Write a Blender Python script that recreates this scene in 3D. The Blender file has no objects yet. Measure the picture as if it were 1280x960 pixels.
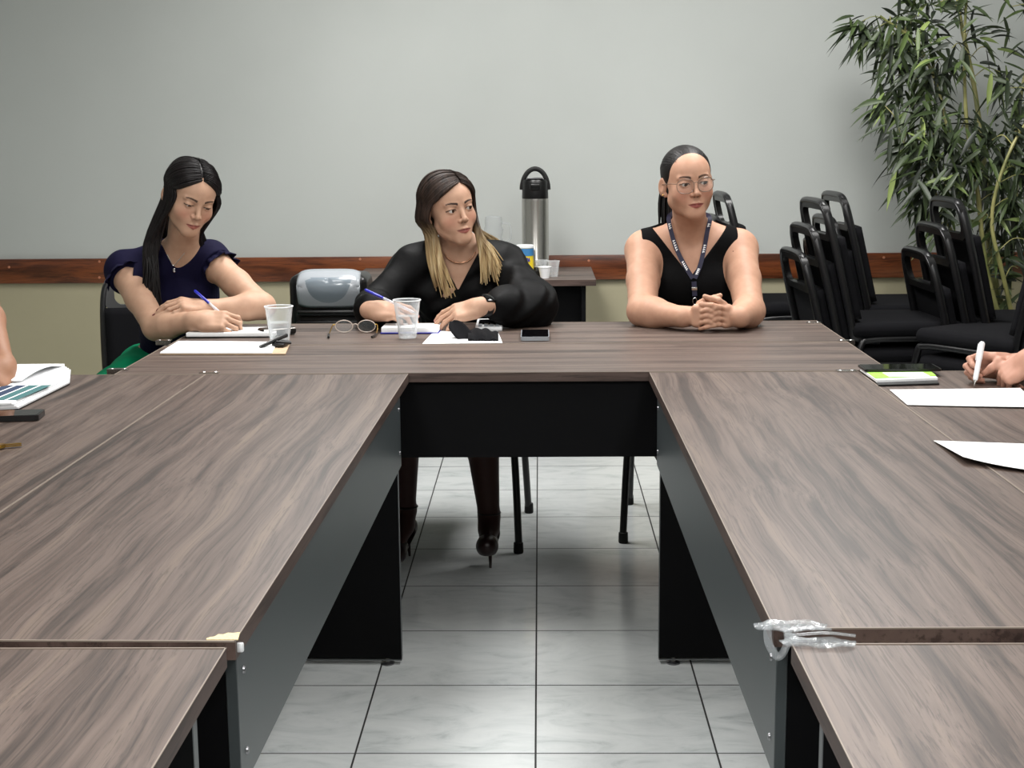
import bpy, bmesh, math, random
import numpy as np
from mathutils import Vector, Matrix, Euler
PI = math.pi
D = bpy.data
COL = bpy.context.scene.collection
rnd = random.Random(11)
# ------------------------------------------------------------------ camera model (fitted to the 40 cm floor tiles)
CF, CP, CY, CR, CH = 1800.68, .1713168, .0202907, -.00892746, 1.3489
def _cam():
    cy, sy, cp, sp = math.cos(CY), math.sin(CY), math.cos(CP), math.sin(CP)
    F = Vector((-sy*cp, cy*cp, -sp)); R = Vector((cy, sy, 0)); U = R.cross(F)
    cr, sr = math.cos(CR), math.sin(CR)
    return F, cr*R+sr*U, -sr*R+cr*U
cF, cR, cU = _cam()
def ray(x, y): return cF+cR*((x-640)/CF)-cU*((y-480)/CF)
def W(x, y, Y):                       # the point at distance Y that the photo shows at (x, y)
    d = ray(x, y); p = d*(Y/d.y); return Vector((p.x, p.y, p.z+CH))
def T(x, y, z=.75):                   # the point at height z that the photo shows at (x, y)
    d = ray(x, y); p = d*((z-CH)/d.z); return Vector((p.x, p.y, z))
camd = D.cameras.new('camera'); cam = D.objects.new('camera', camd); COL.objects.link(cam)
m = Matrix.Identity(4)
for i in range(3):
    m[i][0] = cR[i]; m[i][1] = cU[i]; m[i][2] = -cF[i]
m[2][3] = CH
cam.matrix_world = m
camd.sensor_width = 36; camd.lens = CF/1280*36; camd.clip_start = .02
bpy.context.scene.camera = cam
# ------------------------------------------------------------------ materials
def srgb(r, g, b):
    f = lambda c: (c/255)/12.92 if c/255 <= .04045 else (((c/255)+.055)/1.055)**2.4
    return (f(r), f(g), f(b), 1)
def mat(name, col, rough=.5, metal=0, spec=.5, **kw):
    m = D.materials.new(name); m.use_nodes = True
    p = m.node_tree.nodes['Principled BSDF']
    p.inputs['Base Color'].default_value = col; p.inputs['Roughness'].default_value = rough
    p.inputs['Metallic'].default_value = metal; p.inputs['Specular IOR Level'].default_value = spec
    for k, v in kw.items(): p.inputs[k.replace('_', ' ')].default_value = v
    return m
class N:                              # tiny node-graph helper
    def __init__(s, m): s.t = m.node_tree; s.p = s.t.nodes['Principled BSDF']
    def n(s, typ, ins={}, **attrs):
        o = s.t.nodes.new(typ)
        for k, v in attrs.items(): setattr(o, k, v)
        for k, v in ins.items():
            if isinstance(v, bpy.types.NodeSocket): s.t.links.new(v, o.inputs[k])
            else: o.inputs[k].default_value = v
        return o
    def ramp(s, fac, stops):
        o = s.t.nodes.new('ShaderNodeValToRGB'); s.t.links.new(fac, o.inputs[0])
        e = o.color_ramp.elements
        while len(e) < len(stops): e.new(.5)
        for a, (q, c) in zip(e, stops): a.position = q; a.color = c
        return o.outputs[0]
    def link(s, a, name): s.t.links.new(a, s.p.inputs[name])
    def mix(s, f, a, b, typ='MIX'):
        o = s.t.nodes.new('ShaderNodeMix'); o.data_type = 'RGBA'; o.blend_type = typ
        for sock, v in ((o.inputs[0], f), (o.inputs[6], a), (o.inputs[7], b)):
            if isinstance(v, bpy.types.NodeSocket): s.t.links.new(v, sock)
            else: sock.default_value = v
        return o.outputs[2]
    def bump(s, h, st=.2, dist=.002):
        o = s.n('ShaderNodeBump', {'Strength': st, 'Distance': dist, 'Height': h}); s.link(o.outputs[0], 'Normal')
def speckle(m, amt, scale, base, bump=0):
    g = N(m); tc = g.n('ShaderNodeTexCoord')
    nz = g.n('ShaderNodeTexNoise', {'Vector': tc.outputs['Object'], 'Scale': scale, 'Detail': 5})
    lo = tuple(c*(1-amt) for c in base[:3])+(1,); hi = tuple(min(1, c*(1+amt)) for c in base[:3])+(1,)
    g.link(g.ramp(nz.outputs[0], [(.3, lo), (.7, hi)]), 'Base Color')
    if bump: g.bump(nz.outputs[0], bump, .003)
    return m
def wood(name, cols, along=1.1, across=8, rough=.45, offs=0, bump=.05):
    m = mat(name, cols[1], rough); g = N(m); tc = g.n('ShaderNodeTexCoord')
    info = g.n('ShaderNodeObjectInfo')
    off = g.n('ShaderNodeVectorMath', {0: tc.outputs['Object']}, operation='ADD')
    rv = g.n('ShaderNodeVectorMath', {0: (17.3, 9.1, 5.7), 'Scale': info.outputs['Random']}, operation='SCALE')
    g.t.links.new(rv.outputs[0], off.inputs[1])
    wm_ = g.n('ShaderNodeMapping', {'Vector': off.outputs[0], 'Scale': (.9, 3, 3)})
    warp = g.n('ShaderNodeTexNoise', {'Vector': wm_.outputs[0], 'Scale': 1.6, 'Detail': 2})
    wv = g.n('ShaderNodeVectorMath', {0: warp.outputs['Color'], 'Scale': .07}, operation='SCALE')
    co = g.n('ShaderNodeVectorMath', {0: off.outputs[0], 1: wv.outputs[0]}, operation='ADD')
    mp = g.n('ShaderNodeMapping', {'Vector': co.outputs[0], 'Scale': (along, across, across)})
    n1 = g.n('ShaderNodeTexNoise', {'Vector': mp.outputs[0], 'Scale': 1.6, 'Detail': 5, 'Roughness': .62, 'Distortion': .25})
    mp2 = g.n('ShaderNodeMapping', {'Vector': co.outputs[0], 'Scale': (along*2.6, across*8, across*8)})
    n2 = g.n('ShaderNodeTexNoise', {'Vector': mp2.outputs[0], 'Scale': 1.5, 'Detail': 4, 'Roughness': .7})
    base = g.ramp(n1.outputs[0], [(.36, cols[0]), (.46, cols[1]), (.54, cols[2]), (.68, cols[3])])
    fine = g.ramp(n2.outputs[0], [(.38, (.42, .39, .37, 1)), (.49, (.96, .96, .96, 1)), (.7, (1.0, .99, .97, 1))])
    g.link(g.mix(.85, base, fine, 'MULTIPLY'), 'Base Color')
    g.bump(n2.outputs[0], bump, .001)
    return m
def thin(name, col, amount, rough=.08, rim=.6):         # clear thin plastic or glass: mostly see-through with a glossy skin
    m = mat(name, col, rough); t = m.node_tree; p = t.nodes['Principled BSDF']; out = t.nodes['Material Output']
    tr = t.nodes.new('ShaderNodeBsdfTransparent'); mx = t.nodes.new('ShaderNodeMixShader')
    fr = t.nodes.new('ShaderNodeLayerWeight'); fr.inputs[0].default_value = .35
    mr = t.nodes.new('ShaderNodeMapRange'); mr.inputs['To Min'].default_value = amount; mr.inputs['To Max'].default_value = min(1, amount+rim)
    t.links.new(fr.outputs['Facing'], mr.inputs['Value']); t.links.new(mr.outputs[0], mx.inputs[0])
    t.links.new(tr.outputs[0], mx.inputs[1]); t.links.new(p.outputs[0], mx.inputs[2]); t.links.new(mx.outputs[0], out.inputs[0])
    return m
M = {}
M['table'] = wood('walnut_laminate', [srgb(54, 43, 38), srgb(84, 70, 63), srgb(97, 83, 76), srgb(111, 96, 85)], along=.5, across=21)
M['table_edge'] = wood('walnut_edge', [srgb(62, 48, 43), srgb(76, 60, 54), srgb(84, 68, 62), srgb(92, 76, 68)], rough=.5)
M['edge_line'] = mat('worn_edge', srgb(134, 122, 111), .5)
M['panel_edge'] = mat('panel_edge_grey', srgb(92, 96, 98), .45)
M['rail'] = wood('varnished_rail', [srgb(72, 36, 18), srgb(100, 52, 28), srgb(112, 60, 32), srgb(124, 70, 38)], along=1.5, across=14, rough=.3)
M['black_panel'] = mat('black_panel', srgb(7, 7, 9), .6, spec=.12)
M['graphite'] = mat('graphite_panel', srgb(66, 72, 74), .4)
M['chip'] = speckle(mat('bare_chipboard', srgb(226, 206, 160), .9), .12, 300, srgb(226, 206, 160))
M['chrome'] = mat('chrome', (.75, .75, .77, 1), .18, 1)
M['screwm'] = mat('screw_metal', (.22, .22, .23, 1), .35, 1)
M['steel'] = mat('brushed_steel', srgb(190, 187, 182), .24, 1)
M['black_metal'] = mat('black_metal', srgb(15, 15, 17), .34)
M['black_plastic'] = mat('black_plastic', srgb(9, 9, 10), .35)
M['rubber'] = mat('black_rubber', srgb(12, 12, 12), .8)
M['fabric'] = speckle(mat('black_fabric', srgb(14, 14, 16), .95, spec=.15), .3, 900, srgb(15, 15, 18), .3)
M['paper'] = mat('white_paper', srgb(246, 247, 248), .85, spec=.2)
M['paper_edge'] = mat('paper_edges', srgb(214, 216, 218), .9)
M['white'] = mat('white_plastic', srgb(236, 238, 240), .35)
M['grey_plastic'] = mat('grey_plastic', srgb(150, 155, 160), .18)
M['screen'] = mat('phone_screen', srgb(8, 8, 10), .06)
M['clear'] = thin('clear_plastic', (.40, .43, .45, 1), .12, .12, .35)
M['cup'] = thin('cup_plastic', (.85, .88, .9, 1), .1, .15)
M['water'] = thin('water', (.7, .75, .77, 1), .07, .03)
M['lens'] = thin('spectacle_lens', (.8, .85, .85, 1), .03, .02)
M['board'] = speckle(mat('clipboard_wood', srgb(190, 165, 135), .6), .1, 60, srgb(190, 165, 135))
M['blue'] = mat('blue_plastic', srgb(34, 40, 160), .3)
M['green'] = mat('green_card', srgb(150, 205, 70), .6)
M['yellow'] = mat('yellow_label', srgb(232, 205, 40), .4)
M['label_blue'] = mat('blue_label', srgb(60, 120, 170), .4)
M['gold'] = mat('brass', srgb(170, 140, 70), .3, 1)
# ------------------------------------------------------------------ mesh helpers
class MB:
    def __init__(s): s.b = bmesh.new()
    def _xf(s, vs, loc, rot):
        if rot is not None:
            bmesh.ops.rotate(s.b, verts=vs, cent=(0, 0, 0), matrix=(rot if isinstance(rot, Matrix) else Euler(rot).to_matrix()))
        bmesh.ops.translate(s.b, verts=vs, vec=loc)
    def box(s, c, size, rot=None, bev=0, seg=2):
        r = bmesh.ops.create_cube(s.b, size=1); vs = r['verts']
        bmesh.ops.scale(s.b, verts=vs, vec=size)
        if bev:
            es = list({e for v in vs for e in v.link_edges})
            q = bmesh.ops.bevel(s.b, geom=es, offset=bev, segments=seg, profile=.5, affect='EDGES')
            vs = list({v for f in q['faces'] for v in f.verts} | {v for v in vs if v.is_valid})
            vs = s._island(vs)
        s._xf(vs, c, rot); return s
    def _island(s, vs):
        seen = set(vs); st = list(vs)
        while st:
            v = st.pop()
            for e in v.link_edges:
                w = e.other_vert(v)
                if w not in seen: seen.add(w); st.append(w)
        return list(seen)
    def lathe(s, prof, n=32, c=(0, 0, 0), rot=None, cap=True):
        rings = []
        for r, z in prof:
            rings.append([s.b.verts.new((r*math.cos(2*PI*i/n), r*math.sin(2*PI*i/n), z)) for i in range(n)])
        for a, b in zip(rings, rings[1:]):
            for i in range(n): s.b.faces.new((a[i], a[(i+1) % n], b[(i+1) % n], b[i]))
        if cap:
            if prof[0][0] > 1e-6: s.b.faces.new(rings[0][::-1])
            if prof[-1][0] > 1e-6: s.b.faces.new(rings[-1])
        s._xf([v for r in rings for v in r], c, rot); return s
    def tube(s, pts, r, n=10, closed=False, flat=1.0, cap=True):
        pts = [Vector(p) for p in pts]; L = len(pts); rings = []; up = None
        for i, p in enumerate(pts):
            if closed: t = pts[(i+1) % L]-pts[i-1]
            else: t = pts[min(i+1, L-1)]-pts[max(i-1, 0)]
            t.normalize()
            if up is None:
                up = Vector((0, 0, 1)) if abs(t.z) < .9 else Vector((1, 0, 0))
            up = (up-t*up.dot(t)).normalized(); sd = t.cross(up)
            rr = r[i] if isinstance(r, (list, tuple)) else r
            rings.append([s.b.verts.new(p+sd*(rr*math.cos(2*PI*k/n))+up*(rr*flat*math.sin(2*PI*k/n))) for k in range(n)])
        R = list(zip(rings, rings[1:]))
        if closed: R.append((rings[-1], rings[0]))
        for a, b in R:
            for k in range(n): s.b.faces.new((a[k], a[(k+1) % n], b[(k+1) % n], b[k]))
        if cap and not closed: s.b.faces.new(rings[0][::-1]); s.b.faces.new(rings[-1])
        return s
    def prism(s, out, z0, z1, rot=None, c=(0, 0, 0)):
        a = [s.b.verts.new((x, y, z0)) for x, y in out]; b = [s.b.verts.new((x, y, z1)) for x, y in out]; n = len(out)
        s.b.faces.new(a[::-1]); s.b.faces.new(b)
        for i in range(n): s.b.faces.new((a[i], a[(i+1) % n], b[(i+1) % n], b[i]))
        s._xf(a+b, c, rot); return s
    def grid(s, fn, nu, nv, thick=0):
        g = [[s.b.verts.new(fn(u/nu, v/nv)) for v in range(nv+1)] for u in range(nu+1)]
        for u in range(nu):
            for v in range(nv): s.b.faces.new((g[u][v], g[u+1][v], g[u+1][v+1], g[u][v+1]))
        if thick:
            h = [[s.b.verts.new(Vector(g[u][v].co)-Vector((0, 0, thick))) for v in range(nv+1)] for u in range(nu+1)]
            for u in range(nu):
                for v in range(nv): s.b.faces.new((h[u][v], h[u][v+1], h[u+1][v+1], h[u+1][v]))
            per = [(u, 0) for u in range(nu+1)]+[(nu, v) for v in range(1, nv+1)]+[(u, nv) for u in range(nu-1, -1, -1)]+[(0, v) for v in range(nv-1, 0, -1)]
            for (a, b), (c, d) in zip(per, per[1:]+per[:1]): s.b.faces.new((g[a][b], h[a][b], h[c][d], g[c][d]))
        return s
    def build(s, name, material, parent=None, ang=38, world=False):
        bmesh.ops.recalc_face_normals(s.b, faces=s.b.faces)
        if world and parent is not None:
            bmesh.ops.translate(s.b, verts=s.b.verts, vec=-parent.location)
        for f in s.b.faces: f.smooth = True
        for e in s.b.edges:
            if len(e.link_faces) == 2 and e.calc_face_angle(0) > math.radians(ang): e.smooth = False
        me = D.meshes.new(name); s.b.to_mesh(me); s.b.free()
        o = D.objects.new(name, me); COL.objects.link(o)
        if material: me.materials.append(material)
        if parent is not None: o.parent = parent
        return o
def rr(w, h, r, n=5, cx=0, cy=0):
    o = []
    for qx, qy, a0 in ((1, 1, 0), (-1, 1, 90), (-1, -1, 180), (1, -1, 270)):
        for i in range(n+1):
            a = math.radians(a0+90*i/n); o.append((cx+qx*(w/2-r)+r*math.cos(a), cy+qy*(h/2-r)+r*math.sin(a)))
    return o
def thing(name, label, cat, loc=(0, 0, 0), rz=0, group=None):
    o = D.objects.new(name, None); COL.objects.link(o); o.empty_display_size = .1
    o.location = loc; o.rotation_euler = (0, 0, rz); o['label'] = label; o['category'] = cat
    if group: o['group'] = group
    return o
def tag(o, label, cat, group=None, kind=None):
    o['label'] = label; o['category'] = cat
    if group: o['group'] = group
    if kind: o['kind'] = kind
    return o
def struct(name, mb, m):
    o = mb.build(name, m); o['kind'] = 'structure'; return o
def dup(root, loc, rz, label, group=None):
    r = root.copy(); COL.objects.link(r); r.location = loc; r.rotation_euler = (0, 0, rz); r['label'] = label
    if group: r['group'] = group
    for ch in root.children:
        c = ch.copy(); COL.objects.link(c); c.parent = r
        for g in ch.children:
            d = g.copy(); COL.objects.link(d); d.parent = c
    return r
def bez(pts, n=8):                     # Catmull-Rom through the points
    P = [Vector(p) for p in pts]; P = [P[0]*2-P[1]]+P+[P[-1]*2-P[-2]]; o = []
    for i in range(1, len(P)-2):
        for k in range(n):
            t = k/n; a, b, c, d = P[i-1:i+3]
            o.append(.5*((2*b)+(c-a)*t+(2*a-5*b+4*c-d)*t*t+(3*b-a-3*c+d)*t**3))
    o.append(P[-2]); return o
# ------------------------------------------------------------------ the room
WY = 6.64
wu = mat('wall_paint', srgb(178, 181, 177), .75)
g = N(wu); tc = g.n('ShaderNodeTexCoord'); nz = g.n('ShaderNodeTexNoise', {'Vector': tc.outputs['Object'], 'Scale': 1.3, 'Detail': 3})
g.link(g.ramp(nz.outputs[0], [(.3, srgb(168, 172, 169)), (.7, srgb(175, 179, 176))]), 'Base Color')
n2 = g.n('ShaderNodeTexNoise', {'Vector': tc.outputs['Object'], 'Scale': 90, 'Detail': 3}); g.bump(n2.outputs[0], .08, .002)
wl = speckle(mat('lower_wall_paint', srgb(160, 154, 128), .7), .03, 3, srgb(158, 152, 126))
tile = mat('floor_tiles', srgb(205, 210, 210), .16)
g = N(tile); tc = g.n('ShaderNodeTexCoord')
mp = g.n('ShaderNodeMapping', {'Vector': tc.outputs['Object'], 'Location': (.0159+8, -3.0011+8+.0, 0)})
br = g.n('ShaderNodeTexBrick', {'Vector': mp.outputs[0], 'Scale': 1, 'Mortar Size': .0022, 'Mortar Smooth': .0, 'Bias': 0, 'Brick Width': .4, 'Row Height': .4,
        'Color1': (1, 1, 1, 1), 'Color2': (.0, .0, .0, 1), 'Mortar': (.5, .5, .5, 1)}, offset=0, squash=1)
tid = g.n('ShaderNodeVectorMath', {0: br.outputs['Color'], 'Scale': 7.0}, operation='SCALE')
mc = g.n('ShaderNodeVectorMath', {0: tc.outputs['Object'], 1: tid.outputs[0]}, operation='ADD')
ms = g.n('ShaderNodeMapping', {'Vector': mc.outputs[0], 'Scale': (3, 6.5, 1), 'Rotation': (0, 0, .2)})
v1 = g.n('ShaderNodeTexNoise', {'Vector': ms.outputs[0], 'Scale': 1.6, 'Detail': 8, 'Roughness': .68, 'Distortion': 1.2})
marble = g.ramp(v1.outputs[0], [(.28, srgb(180, 186, 187)), (.42, srgb(206, 211, 211)), (.52, srgb(214, 218, 218)), (.75, srgb(222, 226, 225))])
g.link(g.mix(br.outputs['Fac'], marble, srgb(36, 36, 36)), 'Base Color')
g.link(g.n('ShaderNodeMapRange', {'Value': br.outputs['Fac'], 'To Min': .15, 'To Max': .8}).outputs[0], 'Roughness')
inv = g.n('ShaderNodeMath', {0: 1.0, 1: br.outputs['Fac']}, operation='SUBTRACT'); g.bump(inv.outputs[0], .5, .002)
XL, XR, YB, CZ = -3.3, 3.1, -2.6, 2.75
struct('floor', MB().box(((XL+XR)/2, (YB+WY)/2, -.05), (XR-XL+.4, WY-YB+.4, .1)), tile)
def wall(side, c, s):
    a = MB().box((c[0], c[1], (.75+CZ)/2), (s[0], s[1], CZ-.75)); b = struct('wall_'+side, a, wu)
    lo = MB().box((c[0], c[1], .375), (s[0], s[1], .75)).build('lower_paint', wl, b)
    return b
wall('back', ((XL+XR)/2, WY+.06, 0), (XR-XL+.4, .12))
wall('left', (XL-.06, (YB+WY)/2, 0), (.12, WY-YB, 0)[:2])
wall('right', (XR+.06, (YB+WY)/2, 0), (.12, WY-YB))
wall('front', ((XL+XR)/2, YB-.06, 0), (XR-XL+.4, .12))
struct('ceiling', MB().box(((XL+XR)/2, (YB+WY)/2, CZ+.05), (XR-XL+.4, WY-YB+.4, .1)), mat('ceiling_paint', srgb(225, 226, 224), .8))
rail = MB().box(((XL+XR)/2, WY-.011, .745), (XR-XL, .022, .113), bev=.004)
ro = rail.build('trim_1', M['rail']); ro['kind'] = 'structure'
sc_ = MB()
for x, y in ((11, 334), (124, 327), (124, 347), (450, 324), (450, 343), (736, 326), (1105, 322)):
    p = W(x, y, WY-.024); sc_.lathe([(0, -.001), (.006, 0), (.005, .002), (0, .0025)], 12, (p.x, p.y+.002, p.z), (PI/2, 0, 0))
sc_.build('screw_cap', mat('screw_filler', srgb(168, 110, 82), .5), ro)
for nm, c, s in (('trim_2', (XL+.011, (YB+WY)/2, .745), (.022, WY-YB-.05, .113)), ('trim_3', (XR-.011, (YB+WY)/2, .745), (.022, WY-YB-.05, .113))):
    struct(nm, MB().box(c, s, bev=.004), M['rail'])
for nm, c, s in (('baseboard_back', ((XL+XR)/2, WY-.006, .04), (XR-XL, .012, .08)),):
    struct(nm, MB().box(c, s, bev=.003), tile)
# ceiling lamps: fluorescent panels
diff = D.materials.new('lamp_diffuser'); diff.use_nodes = True
p_ = diff.node_tree.nodes['Principled BSDF']; p_.inputs['Emission Color'].default_value = (1, .985, .96, 1); p_.inputs['Emission Strength'].default_value = 3
LAMPS = [(-.9, .5, 52, 'near left'), (.9, .5, 52, 'near right'), (-.9, 3.1, 17, 'middle left'), (.9, 3.1, 17, 'middle right'), (-.55, 4.95, 52, 'far left'), (1.0, 4.95, 46, 'far right')]
for x, y, pw, w in LAMPS:
    t = thing('ceiling_lamp', 'white fluorescent ceiling panel, %s of the room' % w, 'ceiling lamp', (x, y, CZ), 0, 'ceiling lamps')
    MB().box((0, 0, -.02), (.66, 1.26, .04), bev=.006).build('housing', M['white'], t)
    MB().box((0, 0, -.043), (.58, 1.18, .008), bev=.003).build('diffuser', diff, t)
    ld = D.lights.new('lamp_light', 'AREA'); ld.shape = 'RECTANGLE'; ld.size = .58; ld.size_y = 1.18; ld.energy = pw; ld.color = (1, .985, .965)
    lo = D.objects.new('lamp_light', ld); COL.objects.link(lo); lo.location = (0, 0, -.055); lo.parent = t
w_ = D.worlds.new('world'); bpy.context.scene.world = w_; w_.use_nodes = True
w_.node_tree.nodes['Background'].inputs[0].default_value = (.5, .52, .55, 1); w_.node_tree.nodes['Background'].inputs[1].default_value = .25
# ------------------------------------------------------------------ conference tables (local x along the length)
def table(label, c, rz, L=1.97, Wd=.53, H=.75, modesty=None, extra=(), name='conference_table', panel='graphite'):
    t = thing(name, label, 'table', (c[0], c[1], 0), rz, 'conference tables')
    MB().box((0, 0, H-.0125), (L, Wd, .023), bev=.0008, seg=1).build('tabletop', M['table'], t)
    e = MB()
    for sx, sy, w, d in ((0, 1, L+.001, .0016), (0, -1, L+.001, .0016), (1, 0, .0016, Wd+.001), (-1, 0, .0016, Wd+.001)):
        e.box((sx*L/2, sy*Wd/2, H-.0128), (w, d, .0232))
    e.build('edge_banding', M['table_edge'], t)
    e = MB()
    for sx, sy, w, d in ((0, 1, L+.0022, .0016), (0, -1, L+.0022, .0016), (1, 0, .0022, Wd+.002), (-1, 0, .0022, Wd+.002)): e.box((sx*L/2, sy*Wd/2, H-.0008), (w, d, .002))
    e.build('worn_edge_line', M['edge_line'], t)
    for sx in (-1, 1):
        l = MB().box((sx*(L/2-.075), 0, .012+(H-.04)/2), (.018, Wd-.045, H-.052), bev=.001, seg=1).build('leg_panel', M['black_panel'], t)
        eb = MB()
        for sy in (-1, 1): eb.box((sx*(L/2-.075), sy*(Wd/2-.0225), .012+(H-.04)/2), (.0184, .0012, H-.053))
        eb.box((sx*(L/2-.075), 0, .0135), (.0184, Wd-.045, .002)); eb.build('panel_edging', M['panel_edge'], l)
        for sy in (-1, 1): MB().lathe([(.016, 0), (.018, .004), (.008, .008), (.006, .02)], 16, (sx*(L/2-.075), sy*(Wd/2-.06), 0)).build('levelling_foot', M['screwm'], l)
    if modesty is not None:                       # +1 / -1: the long side that carries the panel
        y = modesty*(Wd/2-.022)
        mo = MB().box((0, y, H-.026-.1), (L-.13, .015, .2), bev=.001, seg=1).build('modesty_panel', M[panel], t)
        for sx in (-1, 1):
            for z in (H-.075, H-.185):
                MB().lathe([(0, -.001), (.0055, 0), (.0045, .0025), (0, .003)], 10, (sx*(L/2-.1), y+modesty*.0075, z), (-modesty*PI/2, 0, 0)).build('screw', M['screwm'], mo)
    return t
table('dark walnut conference table across the back, its front half nearer the camera', (-.105, 3.895), 0, L=1.985, Wd=.515, modesty=-1, panel='black_panel')
table('rear half of the table across the back, where the three seated women rest their arms', (-.10, 4.395), 0, L=1.98, Wd=.475, modesty=None)
cl = (-.353-.262, 2.643)
table('long walnut table running forward on the left of the aisle, chipped at its near corner', cl, PI/2-.0163, Wd=.52, modesty=-1)
table('outer left walnut table carrying the open booklet and black phone', (cl[0]-.5225, 2.651), PI/2-.0163, Wd=.52)
cr_ = (.280+.264, 2.662)
table('long walnut table running forward on the right of the aisle, clear tape on its corner', cr_, PI/2+.004, L=1.93, Wd=.526, modesty=1)
table('outer right walnut table carrying white sheets and green notebook', (cr_[0]+.528, 2.655), PI/2+.004, L=1.93, Wd=.526)
table('nearest walnut table at the lower left corner', (-.375-.262, .645), PI/2, Wd=.52)
table('nearest walnut table at the lower right corner', (.296+.264, .655), PI/2, Wd=.526)
# ------------------------------------------------------------------ things on the tables
TZ = .75
def chip(pts, label, z0=.7502, dz=.0006, c=None):
    mb = MB(); mb.prism([(p[0], p[1]) for p in pts], z0, z0+dz)
    t = mb.build('laminate_chip', M['chip']); return t
# broken corner of the left table: bare chipboard showing, part of that table
lt = [o for o in D.objects if o.get('label', '').startswith('long walnut table running forward on the left')][0]
inv_ = (Matrix.Translation(lt.location) @ Euler(lt.rotation_euler).to_matrix().to_4x4()).inverted()
def loc_(p): return inv_ @ Vector(p)
cp_ = [T(258, 798.5), T(263, 796.6), T(268, 796.2), T(273, 793.2), T(279, 793.4), T(285, 791.3), T(292, 791.6), T(300, 790.6), T(297.5, 799.6), T(258, 799.6)]
q = [loc_(p) for p in cp_]
MB().prism([(a.x, a.y) for a in q], .7492, .7506).build('bare_chipboard', M['chip'], lt)
MB().box(loc_((-.3675, 1.664, .738)), (.006, .010, .012), bev=.002).build('edge_chip', M['paper_edge'], lt)
# metal corner brackets and clips on the table seams
brm = M['steel']
def bracket(x, y, label, w=.06, rz=0, kind='metal'):
    p = T(x, y, TZ)
    t = thing('corner_bracket', label, 'bracket', (p.x, p.y, TZ), rz, 'table brackets')
    MB().box((0, 0, .0015), (w, .02, .0025), bev=.001).build('plate', brm, t)
    MB().box((0, -.011, -.004), (w, .002, .014)).build('flange', brm, t)
    for sx in (-1, 1): MB().lathe([(0, .0045), (.004, .004), (.005, .0028)], 10, (sx*w*.3, 0, 0), cap=False).build('screw', M['chrome'], t)
bracket(148, 462, 'steel bracket at the left end of the seam in front of the woman in navy', .055)
bracket(262, 466, 'steel bracket on the seam where three tables meet, left side', .05)
bracket(1017, 403.5, 'steel bracket at the rear right corner of the back table', .045)
bracket(1058, 426, 'steel bracket halfway down the right end of the back table', .045)
bracket(1100, 460, 'steel bracket at the front right corner of the back table', .045)
bracket(1058, 464, 'steel bracket on the seam behind the green notebook', .05)
bracket(205, 426, 'steel bracket halfway down the left end of the back table', .045)
# clear tape pads on the right tables' corner
t = thing('tape_strip', 'crumpled clear plastic tape stuck over the corner of the right tables', 'tape', (.30, 1.66, TZ))
def pad(c, rx, ry, rz, nm):
    mb = MB(); r = random.Random(hash(nm) % 97)
    def f(u, v):
        a = 2*PI*u; k = v
        return (c[0]+rx*k*math.cos(a+rz), c[1]+ry*k*math.sin(a), .0012+.0035*math.sin(a*3+v*5)**2*(1 if v > .1 else 0)+.001)
    mb.grid(f, 28, 5, .0015); return mb.build(nm, M['clear'], t)
pad((.004, .035, 0), .045, .02, 0, 'tape_loop'); pad((.026, -.024, 0), .045, .016, .2, 'tape_loop')
mb = MB(); mb.tube(bez([(-.018, .05, .004), (-.024, .03, .006), (-.026, .01, -.01), (-.016, -.005, -.022), (-.004, .004, -.006), (-.002, .03, .006)]), [.005]*41, 8, flat=.5)
mb.tube(bez([(-.008, .012, .005), (.02, .014, .008), (.05, .016, .005)]), .0028, 8, flat=.6); mb.tube(bez([(0, -.004, .005), (.04, -.002, .007), (.075, -.004, .004)]), .003, 8, flat=.6)
mb.tube(bez([(-.004, .0, .004), (.002, -.02, .004), (.006, -.03, -.012), (.0, -.045, -.02)]), .006, 8, flat=.5)
mb.build('tape_fold', M['clear'], t)
def sheet(name, label, cat, corners, z=TZ, dz=.0008, lift=None, group=None, matl=None, n=10):
    a, b, c, d = [Vector(p) for p in corners]; o = (a+b+c+d)/4
    def f(u, v):
        p = (a*(1-u)+b*u)*(1-v)+(d*(1-u)+c*u)*v
        return Vector((p.x-o.x, p.y-o.y, dz+.0004+(lift(u, v) if lift else 0)))
    ob = MB().grid(f, n, n, dz).build(name, matl or M['paper'])
    ob.location = (o.x, o.y, z); tag(ob, label, cat, group); return ob
ob = sheet('paper_sheet', 'white sheet lying beside the green notebook, farther of the two on the right', 'paper',
      [T(1112, 488), T(1275, 487), T(1300, 511), T(1134, 507)], lift=lambda u, v: .001+.002*u*u)
ob = sheet('paper_sheet', 'white sheet with a curled corner, nearer of the two on the right', 'paper',
      [T(1167, 552), T(1310, 557), T(1345, 600), T(1203, 580)], lift=lambda u, v: .001+.012*(1-u)**3*v+.006*u*v)
# clipboard with sheets, left front
def quadbox(mb, cs, z0, z1): return mb.prism([(p.x, p.y) for p in cs], z0, z1)
a_, b_, c_, d_ = T(200, 443.5), T(357, 443.5), T(363, 430), T(223, 429)
t = thing('clipboard', 'clipboard with blank white sheets and black clip near the woman in navy', 'clipboard', ((a_+c_)/2)[:2]+(TZ,))
quadbox(MB(), [a_, b_, c_, d_], .7503, .7535).build('board', M['board'], t, world=True)
quadbox(MB(), [a_, T(340, 443.5), T(347, 430), d_], .7536, .757).build('sheets', M['paper'], t, world=True)
mb = MB(); p = T(352, 434)
mb.box((p.x, p.y, .762), (.035, .075, .008), (0, .1, -.12), .002).tube([(p.x-.05, p.y-.06, .759), (p.x-.01, p.y-.02, .776), (p.x+.012, p.y+.02, .782)], .006, 8)
mb.tube([(p.x-.01, p.y-.03, .77), (p.x+.03, p.y-.012, .764)], .004, 8)
mb.build('clip', M['black_plastic'], t, world=True)
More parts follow.
